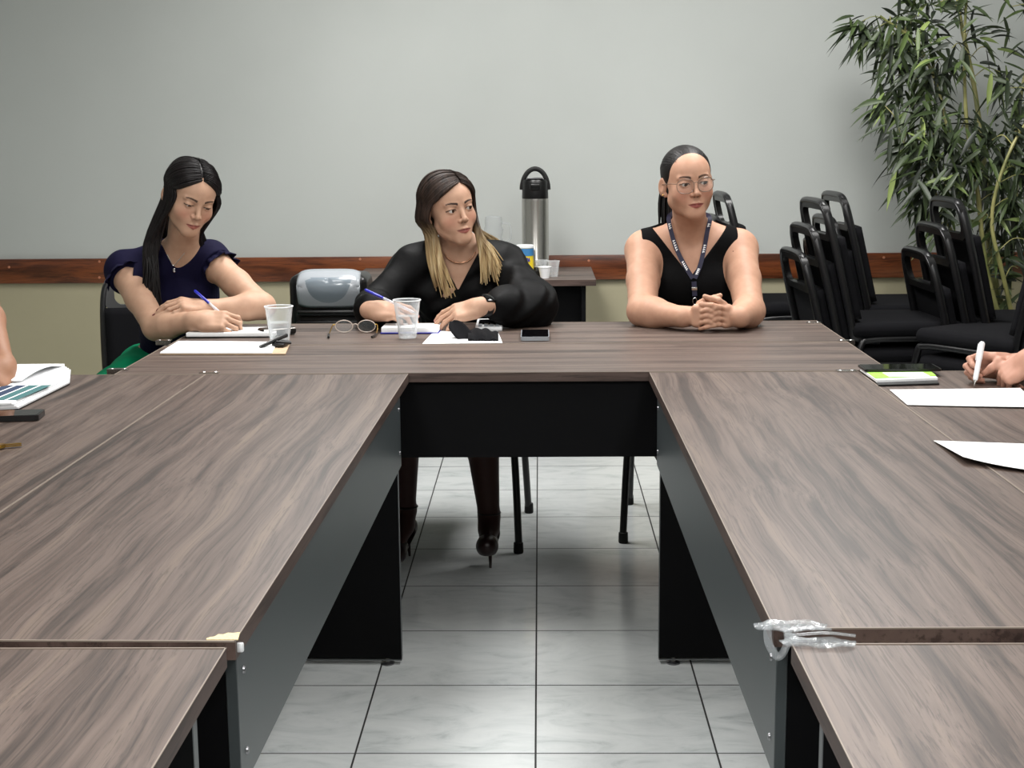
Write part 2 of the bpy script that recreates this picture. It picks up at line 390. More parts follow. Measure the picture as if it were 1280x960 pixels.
# notebook woman in navy
def notebook(label, c, rz, w, d, h, cover):
    t = thing('notebook', label, 'notebook', (c[0], c[1], TZ), rz)
    MB().box((0, 0, .002), (w+.006, d+.006, .003), bev=.001).build('cover', cover, t)
    MB().box((0, 0, .0035+h/2), (w, d, h), bev=.0015).build('pages', M['paper'], t)
    return t
notebook('open white notebook the woman in navy writes in', (-.94, 4.375), 0, .27, .13, .012, M['black_plastic'])
MB_ = MB(); p = T(344, 420)
t = thing('pouch', 'small black leather pouch behind the left water cup', 'pouch', (p.x, p.y+.03, TZ), .5)
MB().box((0, 0, .012), (.11, .055, .022), bev=.008, seg=3).build('body', M['black_plastic'], t)
MB().tube([(-.05, -.026, .018), (.05, -.026, .02)], .0022, 8).build('zip', M['steel'], t)
notebook('small white notepad with blue cover under the hand of the woman in black blouse', (-.40, 4.425), -.03, .175, .10, .016, M['blue'])
# white sheet with wallet, calculator
sheet('paper_sheet', 'white sheet under the black cloth pouch in front of the middle woman', 'paper', [T(528, 430), T(628, 429), T(622, 414), T(543, 414)])
t = thing('calculator', 'white calculator with black display behind the black cloth', 'calculator', T(612, 410)[:2]+(.751,), -.02)
MB().box((0, 0, .009), (.085, .115, .014), (.12, 0, 0), .004).build('body', M['white'], t)
MB().box((0, .006, .0168), (.068, .06, .003), (.12, 0, 0), .001).build('display', M['screen'], t)
k = MB()
for i in range(4):
    for j in range(3): k.box((-.027+i*.018, -.03-.0105*j, .0145-.0013*j), (.012, .006, .003), (.12, 0, 0), .001)
k.build('keypad', M['grey_plastic'], t)
t = thing('folded_mask', 'crumpled black cloth pouch with a rounded flap on the white sheet', 'pouch', T(598, 424)[:2]+(.752,))
o = t.location
def mf(u, v):
    p = T(585+38*u, 427-10*v); return Vector((p.x, p.y, .756+.02*math.sin(PI*min(1, .15+.85*u))*math.sin(PI*v)**.5+.003*math.sin(17*u+5*v)))-o
MB().grid(mf, 20, 10, .004).build('pouch_body', M['fabric'], t)
out = []
a, b = W(585, 425, 4.24), W(565, 402, 4.30)
ax = (b-a); L_ = ax.length; ax.normalize()
sx = Vector((1, 0, 0)); sx = (sx-ax*sx.dot(ax)).normalized(); nn = ax.cross(sx)
def ff(u, v):
    w = .026*(math.sin(PI*min(1, .22+.62*u))**.6)*(1 if u < .93 else .8)
    return a+ax*(L_*1.02*u)+sx*(w*(2*v-1)*(1-.35*max(0, (u-.8)/.2)))+nn*.004*math.sin(PI*v)-o
mb = MB(); mb.grid(ff, 14, 8); fl = mb.build('flap', M['fabric'], t)
sm = fl.modifiers.new('s', 'SOLIDIFY'); sm.thickness = .004
def phone(label, c, rz, w=.074, d=.155, th=.009, frame='black_plastic', group='phones', z=TZ):
    t = thing('smartphone', label, 'phone', (c[0], c[1], z), rz, group)
    o = MB(); o.prism(rr(w, d, .009), .0005, th); o.build('body', M[frame], t)
    o = MB(); o.prism(rr(w-.006, d-.008, .006), th, th+.0006); o.build('screen', M['screen'], t)
    return t
p1, p2 = T(652, 427.5), T(655, 415.5)
phone('silver-edged smartphone lying alone right of the middle woman', ((p1+T(685.5, 427.5)+T(683, 415.5)+p2)/4)[:2], .0, w=.085, d=.165, th=.012, frame='grey_plastic')
phone('black smartphone near the booklet at the left edge', (-1.165, 3.055), -PI/2+.12, th=.012)
# cups of water
def cup(label, x, y, h=.105, rb=.025, rt=.037, wl=.55):
    p = T(x, y, TZ)
    t = thing('plastic_cup', label, 'cup', (p.x, p.y, TZ), 0, 'plastic cups of water')
    pr = [(0, .002), (rb, .001), (rb+.001, .004)]
    for i in range(1, 10): pr.append((rb+(rt-rb)*i/9+(.0006 if i % 2 else 0), .004+(h-.006)*i/9))
    pr += [(rt+.0022, h-.001), (rt+.0024, h+.001), (rt, h+.0015), (rt-.001, h-.002)]
    pr += [(rb+(rt-rb)*i/9-.0009, .004+(h-.006)*i/9) for i in range(8, 0, -1)]+[(0, .0035)]
    MB().lathe(pr, 40, cap=False).build('cup_wall', M['cup'], t)
    zt = .004+h*wl; rw = rb+(rt-rb)*wl-.0014
    MB().lathe([(0, .005), (rb-.001, .005), (rw, zt), (0, zt)], 32, cap=False).build('water', M['water'], t)
    MB().tube([((rt+.0012)*math.cos(a), (rt+.0012)*math.sin(a), h) for a in np.linspace(0, 2*PI, 40, endpoint=False)], .0016, 6, True).build('rim', M['white'], t)
cup('clear plastic cup of water beside the clipboard clip', 350, 430.5, h=.112, rt=.040, rb=.027)
cup('clear plastic cup of water in front of the middle woman', 509.5, 422.5, h=.115, rt=.040, rb=.026)
# folded spectacles on the table
pl, pr_ = T(418, 419), T(465, 419)
t = thing('eyeglasses', 'thin-rimmed eyeglasses lying lens side up left of the middle woman', 'glasses', ((pl+pr_)/2)[:2]+(TZ,))
o = t.location; wm = mat('clear_rim', srgb(196, 182, 170), .25)
for s, cx in ((-1, -.035), (1, .035)):
    rim = [(cx+.027*math.cos(a), .055, .0205+.0185*math.sin(a)) for a in np.linspace(0, 2*PI, 32, endpoint=False)]
    r_ = MB().tube(rim, .0016, 6, True).build('rim', wm, t)
    MB().lathe([(0, 0), (.026, 0), (.026, .0006), (0, .0006)], 28, (0, 0, 0)).build('lens', M['lens'], r_)
    l_ = r_.children[0]; l_.rotation_euler = (PI/2, 0, 0); l_.location = (cx, .055, .0205); l_.scale = (1, .68, 1)
    MB().tube(bez([(cx+s*.027, .055, .026), (cx+s*.034, .05, .024), (cx+s*.037, .01, .010), (cx+s*.036, -.035, .004), (cx+s*.031, -.06, .003)]), .0018, 6).build('temple', M['gold'], t)
    MB().tube([(cx+s*.037, -.02, .006), (cx+s*.034, -.05, .004), (cx+s*.030, -.07, .004)], .0034, 8).build('temple_tip', M['black_plastic'], t)
MB().tube(bez([(-.008, .055, .024), (0, .053, .028), (.008, .055, .024)]), .0016, 6).build('bridge', wm, t)
# left: booklet with blue graphic, keys
bk = [T(86, 466), T(90, 480), T(20, 514), T(-62, 511), T(-50, 478)]
t = thing('booklet', 'thick open booklet with a blue and green printed chart at the left edge', 'booklet', (-1.27, 3.4, TZ))
o = t.location
pb = [(-1.225, 3.685), (-1.165, 3.49), (-1.172, 3.155), (-1.22, 3.14), (-1.44, 3.14), (-1.44, 3.62)]
MB().prism([(x-o.x, y-o.y) for x, y in pb], .0005, .003).build('cover', M['black_plastic'], t)
for k in range(4):
    pk = [(x-.004*k-o.x, y-.003*k-o.y) for x, y in pb]
    MB().prism(pk, .003+k*.004, .0066+k*.004).build('page_block', M['paper'] if k % 2 else M['paper_edge'], t)
tl = MB(); tl.grid(lambda u, v: Vector((-1.232-.19*u-o.x-.02*v, 3.66-.26*v+.02*u-o.y, .020+.018*math.sin(PI*(.15+.75*(1-v)))*(1-.75*u))), 8, 12, .004)
tl.build('raised_page', M['paper'], t)
cb, cg = mat('chart_blue', srgb(36, 58, 88), .7), mat('chart_green', srgb(62, 110, 112), .7)
gx = MB(); gg = MB()
for i in range(5):
    x0 = -1.325+.03*i
    quad = [(x0-o.x, 3.175-o.y), (x0+.023-o.x, 3.175-o.y), (x0+.036-o.x, 3.37-o.y), (x0+.013-o.x, 3.37-o.y)]
    (gx if i < 3 else gg).prism(quad, .0187, .0193)
gx.build('printed_chart', cb, t); gg.build('printed_chart', cg, t)
t = thing('key_ring', 'brass keys at the very left edge of the table', 'keys', T(-15, 562)[:2]+(TZ,), .4)
MB().tube([(.012*math.cos(a), .012*math.sin(a), .003) for a in np.linspace(0, 2*PI, 20, endpoint=False)], .0016, 6, True).build('ring', M['chrome'], t)
for k, a in enumerate((-.5, .2)):
    mb = MB().lathe([(0, 0), (.011, 0), (.011, .003), (0, .003)], 16, (.022, .004*k, .002+.003*k)).box((.045, .004*k, .0035+.003*k), (.035, .007, .002))
    mb.build('key', M['gold'], t)
# right: green notebook with phone/tablet
a = [T(1075, 464), T(1155, 462), T(1174, 477), T(1096, 482)]
t = thing('notebook', 'bright green and white notebook under the tablet on the right table', 'notebook', (.89, 3.54, TZ))
quadbox(MB(), [T(1086, 468), T(1165, 468), T(1174, 481), T(1098, 483)], .7504, .7535).build('back_cover', M['black_plastic'], t, world=True)
quadbox(MB(), [T(1075, 465), T(1155, 463), T(1172, 477), T(1096, 480)], .7537, .7595).build('pages', M['paper'], t, world=True)
quadbox(MB(), [T(1074, 463.5), T(1154, 461.5), T(1170, 475), T(1094, 478)], .7597, .7612).build('green_cover', M['green'], t, world=True)
MB().box((.895-.89, 3.50-3.54, .0115), (.10, .06, .0012), (0, 0, .05)).build('printed_band', M['paper'], t)
c_ = T(1124, 460.5, .763)
phone('black tablet lying on the green notebook', (c_.x, c_.y), PI/2+.02, w=.085, d=.19, th=.006, z=.7615, group='phones')
# ------------------------------------------------------------------ grey-fronted machine behind the back table
cxm = W(411, 372, 5.0)
t = thing('shredder', 'black office machine with a glossy grey rounded lid behind the back table', 'office machine', (cxm.x, 5.1, 0))
zt, zm = W(411, 341, 5.0).z, W(411, 384, 5.0).z
w2 = W(455, 370, 5.0).x-cxm.x
MB().box((-.008, .03, (zt-.012)/2), (2*w2+.03, .2, zt-.012), bev=.03, seg=4).build('bin', M['black_plastic'], t)
dv = MB()
def df(u, v):
    x = (2*u-1)*w2*(.86+.03*math.sin(PI*v)); zz = zm+(zt+.004-zm)*v
    return Vector((x, -.078-.03*math.sin(PI*min(1, v*.95+.05))**.7+.03*max(0, v-.8)/.2, zz-.012*abs(2*u-1)**6*(1 if v > .5 else -1)))
dv.grid(df, 24, 14); o = dv.build('front_lid', M['grey_plastic'], t); so = o.modifiers.new('s', 'SOLIDIFY'); so.thickness = .006; so.offset = 1
hc = zt-.016; rx_, rz_ = w2*.66, (zt-zm)*.80
def uf(u, v):
    a = PI*u; k = v; x = rx_*k*math.cos(a); z = hc-rz_*k*math.sin(a); q = (z-zm)/(zt+.004-zm)
    return Vector((x, -.0835-.006*(1-v**4)-.03*math.sin(PI*min(1, q*.95+.05))**.7+.03*max(0, q-.8)/.2, z))
el = MB(); el.grid(uf, 28, 8); el.build('curved_window', mat('window_plastic', srgb(120, 130, 138), .15), o)
MB().box((0, -.084, zm-.02), (w2*1.86, .03, .022), bev=.008, seg=3).build('paper_slot', M['black_plastic'], t)
MB().box((0, -.082, zm-.055), (w2*1.9, .03, .012), bev=.004).build('tray_lip', M['black_metal'], t)
# ------------------------------------------------------------------ side table against the wall
x0, x1 = -.80, .232
t = thing('side_table', 'low walnut side table with black panels against the back wall', 'table', ((x0+x1)/2, 6.295, 0))
Lx = x1-x0
MB().box((0, 0, .738), (Lx, .6, .025), bev=.001, seg=1).build('tabletop', M['table'], t)
e = MB()
for sx, sy, w, d in ((0, 1, Lx+.001, .0016), (0, -1, Lx+.001, .0016), (1, 0, .0016, .601), (-1, 0, .0016, .601)): e.box((sx*Lx/2, sy*.3, .738), (w, d, .0254))
e.build('edge_banding', M['table_edge'], t)
for sx in (-1, 1): MB().box((sx*(Lx/2-.05), 0, .362), (.018, .54, .724)).build('leg_panel', M['black_panel'], t)
MB().box((0, -.18, .55), (Lx-.11, .016, .35)).build('modesty_panel', M['black_panel'], t)
# thermos airpot
pc = W(669.5, 340, 6.3)
t = thing('thermos', 'tall steel thermos flask with black pump lid on the side table', 'thermos', (pc.x, 6.3, .7505))
R_ = (W(686.5, 300, 6.3).x-W(652.5, 300, 6.3).x)/2; zl = W(669, 248, 6.3).z-.7505; zt = W(669, 224, 6.3).z-.7505; zh = W(669, 211, 6.3).z-.7505
MB().lathe([(R_*.96, 0), (R_, .004), (R_, .02), (R_*.985, .022), (R_*.985, zl-.01), (R_*.97, zl)], 48).build('body', M['steel'], t)
MB().lathe([(R_*1.0, 0.0), (R_*1.03, .003), (R_*1.03, .018), (R_, .02)], 48).build('base_ring', M['black_plastic'], t)
MB().lathe([(R_*.95, zl), (R_*.97, zl+.004), (R_*.93, zt-.012), (R_*.85, zt-.002), (R_*.3, zt+.003), (0, zt+.003)], 48).build('lid', M['black_plastic'], t)
MB().box((0, -R_*.72, zl+.055), (.045, .05, .03), (.15, 0, 0), .008, 3).build('spout', M['black_plastic'], t)
MB().box((0, -R_*.35, zt+.002), (.07, .06, .008), (-.1, 0, 0), .003).build('pump_button', mat('lid_button', srgb(70, 70, 72), .25), t)
h = [(-R_*.96*math.cos(a), 0, zt-.045+(zh-zt+.045)*math.sin(a)) for a in np.linspace(0, PI, 24)]
MB().tube(h, .0065, 8, flat=1.6).build('handle', M['black_plastic'], t)
# yellow can
pc = W(655, 339, 6.12)
t = thing('powder_can', 'yellow powdered drink can with white lid on the side table', 'can', (pc.x+.005, 6.12, .7505))
h_ = W(655, 306, 6.12).z-.7505; rc = .036
MB().lathe([(rc, 0), (rc+.001, .003), (rc, .006), (rc, h_-.014), (rc+.001, h_-.011)], 36).build('tin', M['yellow'], t)
MB().lathe([(rc+.001, h_-.045), (rc+.0012, h_-.014)], 36, cap=False).build('blue_band', M['label_blue'], t)
MB().lathe([(rc+.002, h_-.012), (rc+.0026, h_-.003), (rc, h_), (0, h_)], 36).build('lid', M['white'], t)
lb = MB()
for k, (dx, w) in enumerate(((-.014, .007), (-.004, .005), (.006, .008), (.016, .004))):
    lb.tube(bez([(dx, -rc-.0008, h_*.52), (dx+w*.5, -rc-.0006, h_*.62), (dx+w, -rc-.0006, h_*.5)]), .0016, 6)
lb.build('dark_lettering', M['blue'], t)
def tumbler(name, label, x, y, Y, r0, r1, h, m, cat='cup', n=1, group=None):
    p = W(x, y, Y); t = thing(name, label, cat, (p.x, Y, .7505), 0, group)
    MB().lathe([(0, .002), (r0, 0), (r1, h), (r1-.002, h), (r0-.002, .004), (0, .004)], 28, cap=False).build('cup_wall', m, t)
    MB().tube([(r1*math.cos(a), r1*math.sin(a), h) for a in np.linspace(0, 2*PI, 28, endpoint=False)], .0016, 6, True).build('rim', m, t)
    return t
tumbler('small_cup', 'small white plastic coffee cup on the side table', 681, 342, 6.08, .018, .027, .047, M['white'])
tumbler('small_cup', 'clear little cup left of two behind the white coffee cup', 677, 338, 6.19, .018, .026, .066, M['cup'])
tumbler('small_cup', 'clear little cup right of the white coffee cup', 692, 338, 6.15, .018, .026, .066, M['cup'])
t = thing('lid_knob', 'small black round lid lying between can and white cup', 'lid', (W(671, 337, 6.14).x, 6.14, .7505))
MB().lathe([(.02, 0), (.022, .006), (.02, .028), (.012, .036), (0, .037)], 24).build('cap', M['black_plastic'], t)
MB().lathe([(.014, .036), (.012, .042), (0, .043)], 20).build('knob', M['black_plastic'], t)
pc = W(617, 300, 6.3)
t = thing('clear_pitcher', 'clear plastic pitcher partly hidden behind the middle woman', 'pitcher', (pc.x, 6.3, .7505))
zt = W(617, 270, 6.3).z-.7505
pr = [(.036, 0), (.040, .01)]+[(.040+.004*math.sin(i*1.9), .01+(zt-.02)*i/14) for i in range(1, 14)]+[(.036, zt-.004), (.024, zt), (0, zt)]
MB().lathe(pr, 30).build('body', M['clear'], t)
MB().tube(bez([(.036, 0, zt-.03), (.07, 0, zt-.04), (.072, 0, zt-.1), (.04, 0, zt-.12)]), .005, 8).build('handle', M['clear'], t)
# ------------------------------------------------------------------ black stacking chairs (local: seat faces -y, back at +y)
def chair(label, loc, rz, group=None, name='stacking_chair'):
    t = thing(name, label, 'chair', loc, rz, group)
    # seat cushion
    mb = MB(); mb.box((0, 0, .455), (.43, .42, .055), bev=.026, seg=4); mb.build('seat', M['fabric'], t)
    yb = lambda z: .205+(z-.47)*.24          # the back leans away
    # back frame: an inverted U with a hand-hole at the top, corners rounded, plus its legs
    def side(z, s, w): return (s*w, yb(z), z)
    fr = MB()
    top = .914
    U = [(-.185, .10, .415), (-.19, .19, .43), (-.195, yb(.50), .50), (-.195, yb(.7), .7), (-.185, yb(.845), .845), (-.155, yb(.897), .897), (-.1, yb(top), top), (.1, yb(top), top), (.155, yb(.897), .897), (.185, yb(.845), .845), (.195, yb(.7), .7), (.195, yb(.50), .50), (.19, .19, .43), (.185, .10, .415)]
    fr.tube(bez(U, 6), .0115, 10, flat=1.3); fr.build('back_frame', M['black_metal'], t)
    bp = MB()
    def bf(u, v):
        z = .49+.295*v; w = .185
        return Vector(((2*u-1)*w, yb(z)-.012-.012*math.sin(PI*u), z))
    bp.grid(bf, 12, 10); b = bp.build('backrest', M['fabric'], t); s = b.modifiers.new('s', 'SOLIDIFY'); s.thickness = .03; s.offset = -1
    hb = MB()
    out = rr(.345, .115, .03); 
    # handle shell: rounded plate with an opening
    n = 40; ring = lambda w, h, r: [Vector((x, 0, z)) for x, z in rr(w, h, r, 9)]
    A, B = rr(.372, .135, .04, 9), rr(.30, .088, .03, 9)
    vs = []
    for dy in (-.011, .011):
        for R in (A, B):
            vs.append([hb.b.verts.new((x, yb(.842+z)+dy, .842+z)) for x, z in R])
    nn_ = len(A)
    for i in range(nn_):
        j = (i+1) % nn_
        for q in ((vs[0], vs[1]), (vs[3], vs[2]), (vs[1], vs[3]), (vs[2], vs[0])): hb.b.faces.new((q[0][i], q[0][j], q[1][j], q[1][i]))
    hb.build('handle', M['black_plastic'], t)
    for s in (-1, 1):
        lg = MB()
        P = [(s*.225, -.235, .015), (s*.215, -.215, .25), (s*.205, -.195, .395), (s*.20, -.165, .42), (s*.20, .0, .424), (s*.20, .14, .42), (s*.205, .175, .395), (s*.213, .215, .25), (s*.222, .275, .015)]
        lg.tube(bez(P, 6), .0125, 10, flat=1.0); l = lg.build('leg', M['black_metal'], t)
        for y in (-.235, .275): MB().lathe([(.015, 0), (.0165, .004), (.0155, .035), (.012, .037)], 14, (s*.2235, y, 0)).build('rubber_foot', M['rubber'], l)
    for y in (-.12, .12): MB().tube([(-.2, y, .418), (.2, y, .418)], .009, 8).build('crossbar', M['black_metal'], t)
    return t
C0 = chair('black chair the woman in navy sits on', (-1.315, 4.94, 0), .3)
def ch(label, x, y, z, rz, group): return dup(C0, (x, y, z), rz, label, group)
C0['group'] = 'chairs of the seated women'
ch('black chair under the middle woman in the black blouse', -.285, 4.80, 0, -.06, 'chairs of the seated women')
ch('black chair under the woman in the sleeveless top', .519, 4.88, 0, -.1, 'chairs of the seated women')
def stack(x, y, rz, n, names, group, lift=.093, fwd=.036, z0=0):
    for i in range(n):
        d = Vector((math.sin(rz), -math.cos(rz), 0))*(-0)   # nested straight, each one shifted a little forward
        f = Vector((math.sin(rz), -math.cos(rz), 0))*fwd*i
        ch('black stacking chair, %s' % names[i], x+f.x, y+f.y, z0+lift*i, rz, group)
LV = ['bottom of', 'middle of', 'topmost of']
def three(where): return ['%s %s' % (l, where) for l in LV]
H90 = PI/2
stack(1.245, 5.38, H90+.06, 3, three('the stack just right of the back table corner'), 'chairs in the left front stack')
stack(1.43, 5.93, H90+.04, 3, three('the stack standing behind the one right of the table corner'), 'chairs in the rear stack')
stack(.985, 6.0, H90+.03, 3, three('the stack behind the woman in the sleeveless top'), 'chairs in the stack behind the woman')
stack(1.70, 5.36, H90+.03, 3, three('the stack directly in front of the bamboo plant'), 'chairs in the right stack', fwd=.05)
stack(1.63, 4.97, math.radians(-145), 3, three('the stack facing left at the right edge of the photo'), 'chairs in the nearest stack', fwd=.02)
C0.scale = (1, 1, .945)
ch('black chair of the person at the left edge', -1.90, 3.72, 0, PI/2, 'chairs at the sides')
ch('black chair of the person at the right edge', 1.80, 3.50, 0, -PI/2, 'chairs at the sides')
for o_ in D.objects:
    if o_.get('label', '').startswith('black chair of the person'): o_.scale = (1, 1, 1)
# ------------------------------------------------------------------ bamboo plant in the corner
base = Vector((2.02, 6.02, 0))
t = thing('bamboo_plant', 'tall leafy artificial bamboo in a pot behind the chair stacks at right', 'plant', base)
MB().lathe([(.13, 0), (.135, .01), (.17, .27), (.178, .28), (.178, .3), (.16, .3), (.155, .27), (.0, .265)], 36).build('pot', mat('pot_clay', srgb(120, 84, 60), .6), t)
MB().lathe([(0, .268), (.155, .266), (.155, .26)], 24, cap=False).build('soil', speckle(mat('soil', srgb(40, 30, 24), .95), .4, 60, srgb(44, 34, 26), .6), t)
cane_m = mat('cane', srgb(138, 140, 84), .45); g = N(cane_m); tc = g.n('ShaderNodeTexCoord')
nz = g.n('ShaderNodeTexNoise', {'Vector': tc.outputs['Object'], 'Scale': 6, 'Detail': 3})
g.link(g.ramp(nz.outputs[0], [(.35, srgb(96, 104, 56)), (.6, srgb(152, 148, 94))]), 'Base Color')
leaf_m = mat('bamboo_leaf', srgb(70, 92, 48), .5); g = N(leaf_m)
at = g.n('ShaderNodeAttribute', attribute_name='Tint')
g.link(g.ramp(at.outputs['Fac'], [(0, srgb(30, 38, 26)), (.4, srgb(50, 64, 36)), (.75, srgb(76, 94, 48)), (1, srgb(130, 146, 84))]), 'Base Color')
rp = random.Random(5)
canes = []
def cane(pts, r=.011):
    P = bez([Vector(p)-base for p in pts], 8); n = len(P); mb = MB()
    rad = [r*(1-.65*i/n)*(1.18 if i % 5 == 0 else 1) for i in range(n)]
    mb.tube(P, rad, 8); mb.build('cane', cane_m, t); canes.append(P)
def cp(*q): return [(base.x+rp.uniform(-.06, .06), base.y+rp.uniform(-.05, .05), .26)]+[W(x, y, Y) for x, y, Y in q]
cane(cp((1240, 330, 6.1), (1232, 220, 6.15), (1218, 110, 6.2), (1200, 20, 6.2), (1192, -60, 6.2)), .016)
cane(cp((1216, 330, 6.0), (1196, 230, 6.05), (1180, 140, 6.1), (1150, 60, 6.15), (1100, 20, 6.15)), .013)
cane(cp((1236, 350, 5.95), (1222, 240, 6.0), (1208, 150, 6.05), (1206, 40, 6.1), (1212, -50, 6.1)), .012)
cane(cp((1262, 340, 6.1), (1270, 240, 6.2), (1272, 150, 6.2), (1290, 60, 6.2), (1320, 0, 6.2)), .013)
cane(cp((1255, 350, 5.9), (1240, 270, 5.9), (1262, 190, 5.9), (1300, 130, 5.95), (1340, 90, 5.95)), .010)
cane(cp((1225, 360, 6.05), (1185, 280, 6.0), (1160, 220, 6.0), (1130, 180, 6.0)), .009)
lv, lf, lt_ = [], [], []
def leaf(p, d, L, wd, tint):
    d = d.normalized(); up = Vector((rp.uniform(-.4, .4), rp.uniform(-1, .3), rp.uniform(.2, 1)))
    s = d.cross(up)
    if s.length < .1: s = d.cross(Vector((1, 0, 0)))
    s.normalize(); nrm = s.cross(d); K = 6; b0 = len(lv); droop = rp.uniform(.1, .5)
    for k in range(K+1):
        u = k/K; w = wd*(math.sin(PI*min(1, u*.86+.1))**.8)*(1-u**4)
        c = p+d*(L*u)+Vector((0, 0, -1))*(droop*L*u*u)
        lv.append(c-s*w+nrm*.12*w); lv.append(c-nrm*.25*w); lv.append(c+s*w+nrm*.12*w); lt_.extend([tint]*3)
    for k in range(K):
        a = b0+3*k
        lf.append((a, a+1, a+4, a+3)); lf.append((a+1, a+2, a+5, a+4))
def cluster(c, n, spread, dirn, L=.14):
    c = Vector(c); tw = MB
    for i in range(n):
        o = Vector((rp.gauss(0, spread), rp.gauss(0, spread*.8), rp.gauss(0, spread)))
        d = Vector(dirn)+Vector((rp.uniform(-1.1, 1.1), rp.uniform(-.9, .6), rp.uniform(-.7, .9)))
        tint = min(1, max(0, rp.gauss(.32, .26)))
        leaf(c+o*.8, d, L*rp.uniform(.55, 1.05), L*rp.uniform(.06, .085), tint)
CL = [  # x, y, Y, leaves, direction, spread
 (1072, 30, 6.2, 12, (-.7, 0, -.9), .035), (1092, 38, 6.2, 14, (-.4, 0, -1), .05), (1112, 30, 6.15, 14, (-.2, 0, -.7), .06), (1130, 42, 6.1, 16, (0, 0, -.6), .06),
 (1128, 12, 6.2, 9, (-.1, 0, .9), .05), (1150, 20, 6.15, 14, (0, 0, .4), .06), (1168, 8, 6.2, 12, (.2, 0, .6), .06), (1195, 14, 6.15, 10, (.5, 0, .3), .06), (1180, 0, 6.1, 10, (.2, 0, .2), .07),
 (1122, 70, 6.1, 14, (-.4, 0, -.6), .06), (1145, 62, 6.1, 16, (0, 0, -.5), .06), (1165, 55, 6.1, 14, (.2, 0, -.3), .06), (1190, 60, 6.1, 9, (-.5, 0, -.8), .05),
 (1120, 95, 6.1, 12, (-.6, 0, -.7), .05), (1142, 100, 6.1, 15, (-.2, 0, -.6), .06), (1163, 92, 6.1, 14, (0, 0, -.7), .06), (1186, 80, 6.15, 9, (-.2, 0, -.9), .04),
 (1106, 132, 6.1, 8, (-.9, 0, -.7), .03), (1130, 135, 6.1, 14, (-.4, 0, -1), .05), (1155, 130, 6.05, 14, (0, 0, -.8), .06),
 (1216, 40, 6.1, 9, (.9, 0, .2), .04), (1240, 62, 6.1, 7, (.9, 0, -.2), .05), (1250, 90, 6.1, 9, (.3, 0, -.7), .05), (1262, 110, 6.1, 8, (-.6, 0, -.8), .05), (1278, 130, 6.1, 12, (-.3, 0, -.8), .05), (1292, 90, 6.1, 5, (.0, 0, -.5), .07),
 (1265, 8, 6.3, 5, (.2, 0, -.8), .05), (1290, 10, 6.3, 6, (.0, 0, -.8), .07),
 (1135, 172, 6.0, 16, (-.7, 0, -.6), .05), (1158, 168, 6.0, 18, (-.2, 0, -.5), .06), (1180, 165, 6.0, 18, (0, 0, -.6), .06), (1202, 160, 6.0, 15, (.2, 0, -.7), .06),
 (1146, 200, 5.95, 18, (-.7, 0, -.8), .06), (1170, 205, 5.95, 20, (-.2, 0, -.8), .07), (1195, 200, 5.95, 18, (0, 0, -.8), .07), (1216, 190, 5.95, 16, (.2, 0, -.8), .07), (1240, 175, 6.0, 15, (.2, 0, -.5), .07), (1262, 165, 6.0, 14, (.1, 0, -.6), .07), (1285, 175, 6.0, 14, (.0, 0, -.7), .07),
 (1152, 240, 5.95, 14, (-.7, 0, -.8), .05), (1168, 262, 5.95, 13, (-.4, 0, -.9), .05), (1188, 238, 5.95, 16, (-.1, 0, -.8), .06), (1212, 225, 5.95, 14, (.1, 0, -.9), .06), (1250, 215, 6.0, 18, (.0, 0, -.8), .07), (1275, 215, 6.0, 16, (.0, 0, -.8), .07), (1300, 225, 6.0, 14, (.0, 0, -.8), .08),
 (1255, 250, 5.95, 17, (-.1, 0, -.9), .06), (1275, 255, 5.95, 16, (.1, 0, -.9), .06), (1238, 275, 6.0, 8, (-.4, 0, -.8), .05), (1268, 285, 6.0, 10, (.0, 0, -.8), .06), (1172, 285, 5.95, 6, (-.4, 0, -1), .04),
 (1250, 325, 6.0, 9, (.2, 0, .0), .05), (1272, 335, 6.0, 9, (-.4, 0, -.3), .05), (1232, 345, 6.0, 8, (-.4, 0, -.6), .05), (1244, 368, 6.0, 8, (0, 0, -.8), .05), (1262, 310, 6.0, 8, (.3, 0, -.4), .05), (1285, 300, 6.0, 8, (.3, 0, -.4), .05)]
tw = MB()
allc = [p for P in canes for p in P[8:]]
for x, y, Y, n, d, sp in CL:
    c = W(x, y, Y+rp.uniform(-.08, .08)); cluster(c-base, int(n*1.7), sp, d)
    q = c-base; near = min(allc, key=lambda p: (p-q).length+(.5 if p.z > q.z else 0))
    mid = (near+q)/2+Vector((0, 0, .03)); MB().tube(bez([near, mid, q], 4), .0022, 5).build('twig', cane_m, t)
me = D.meshes.new('foliage'); me.from_pydata(lv, [], lf)
a = me.attributes.new('Tint', 'FLOAT', 'POINT'); a.data.foreach_set('value', lt_)
for p in me.polygons: p.use_smooth = True
o = D.objects.new('foliage', me); COL.objects.link(o); o.parent = t; me.materials.append(leaf_m)
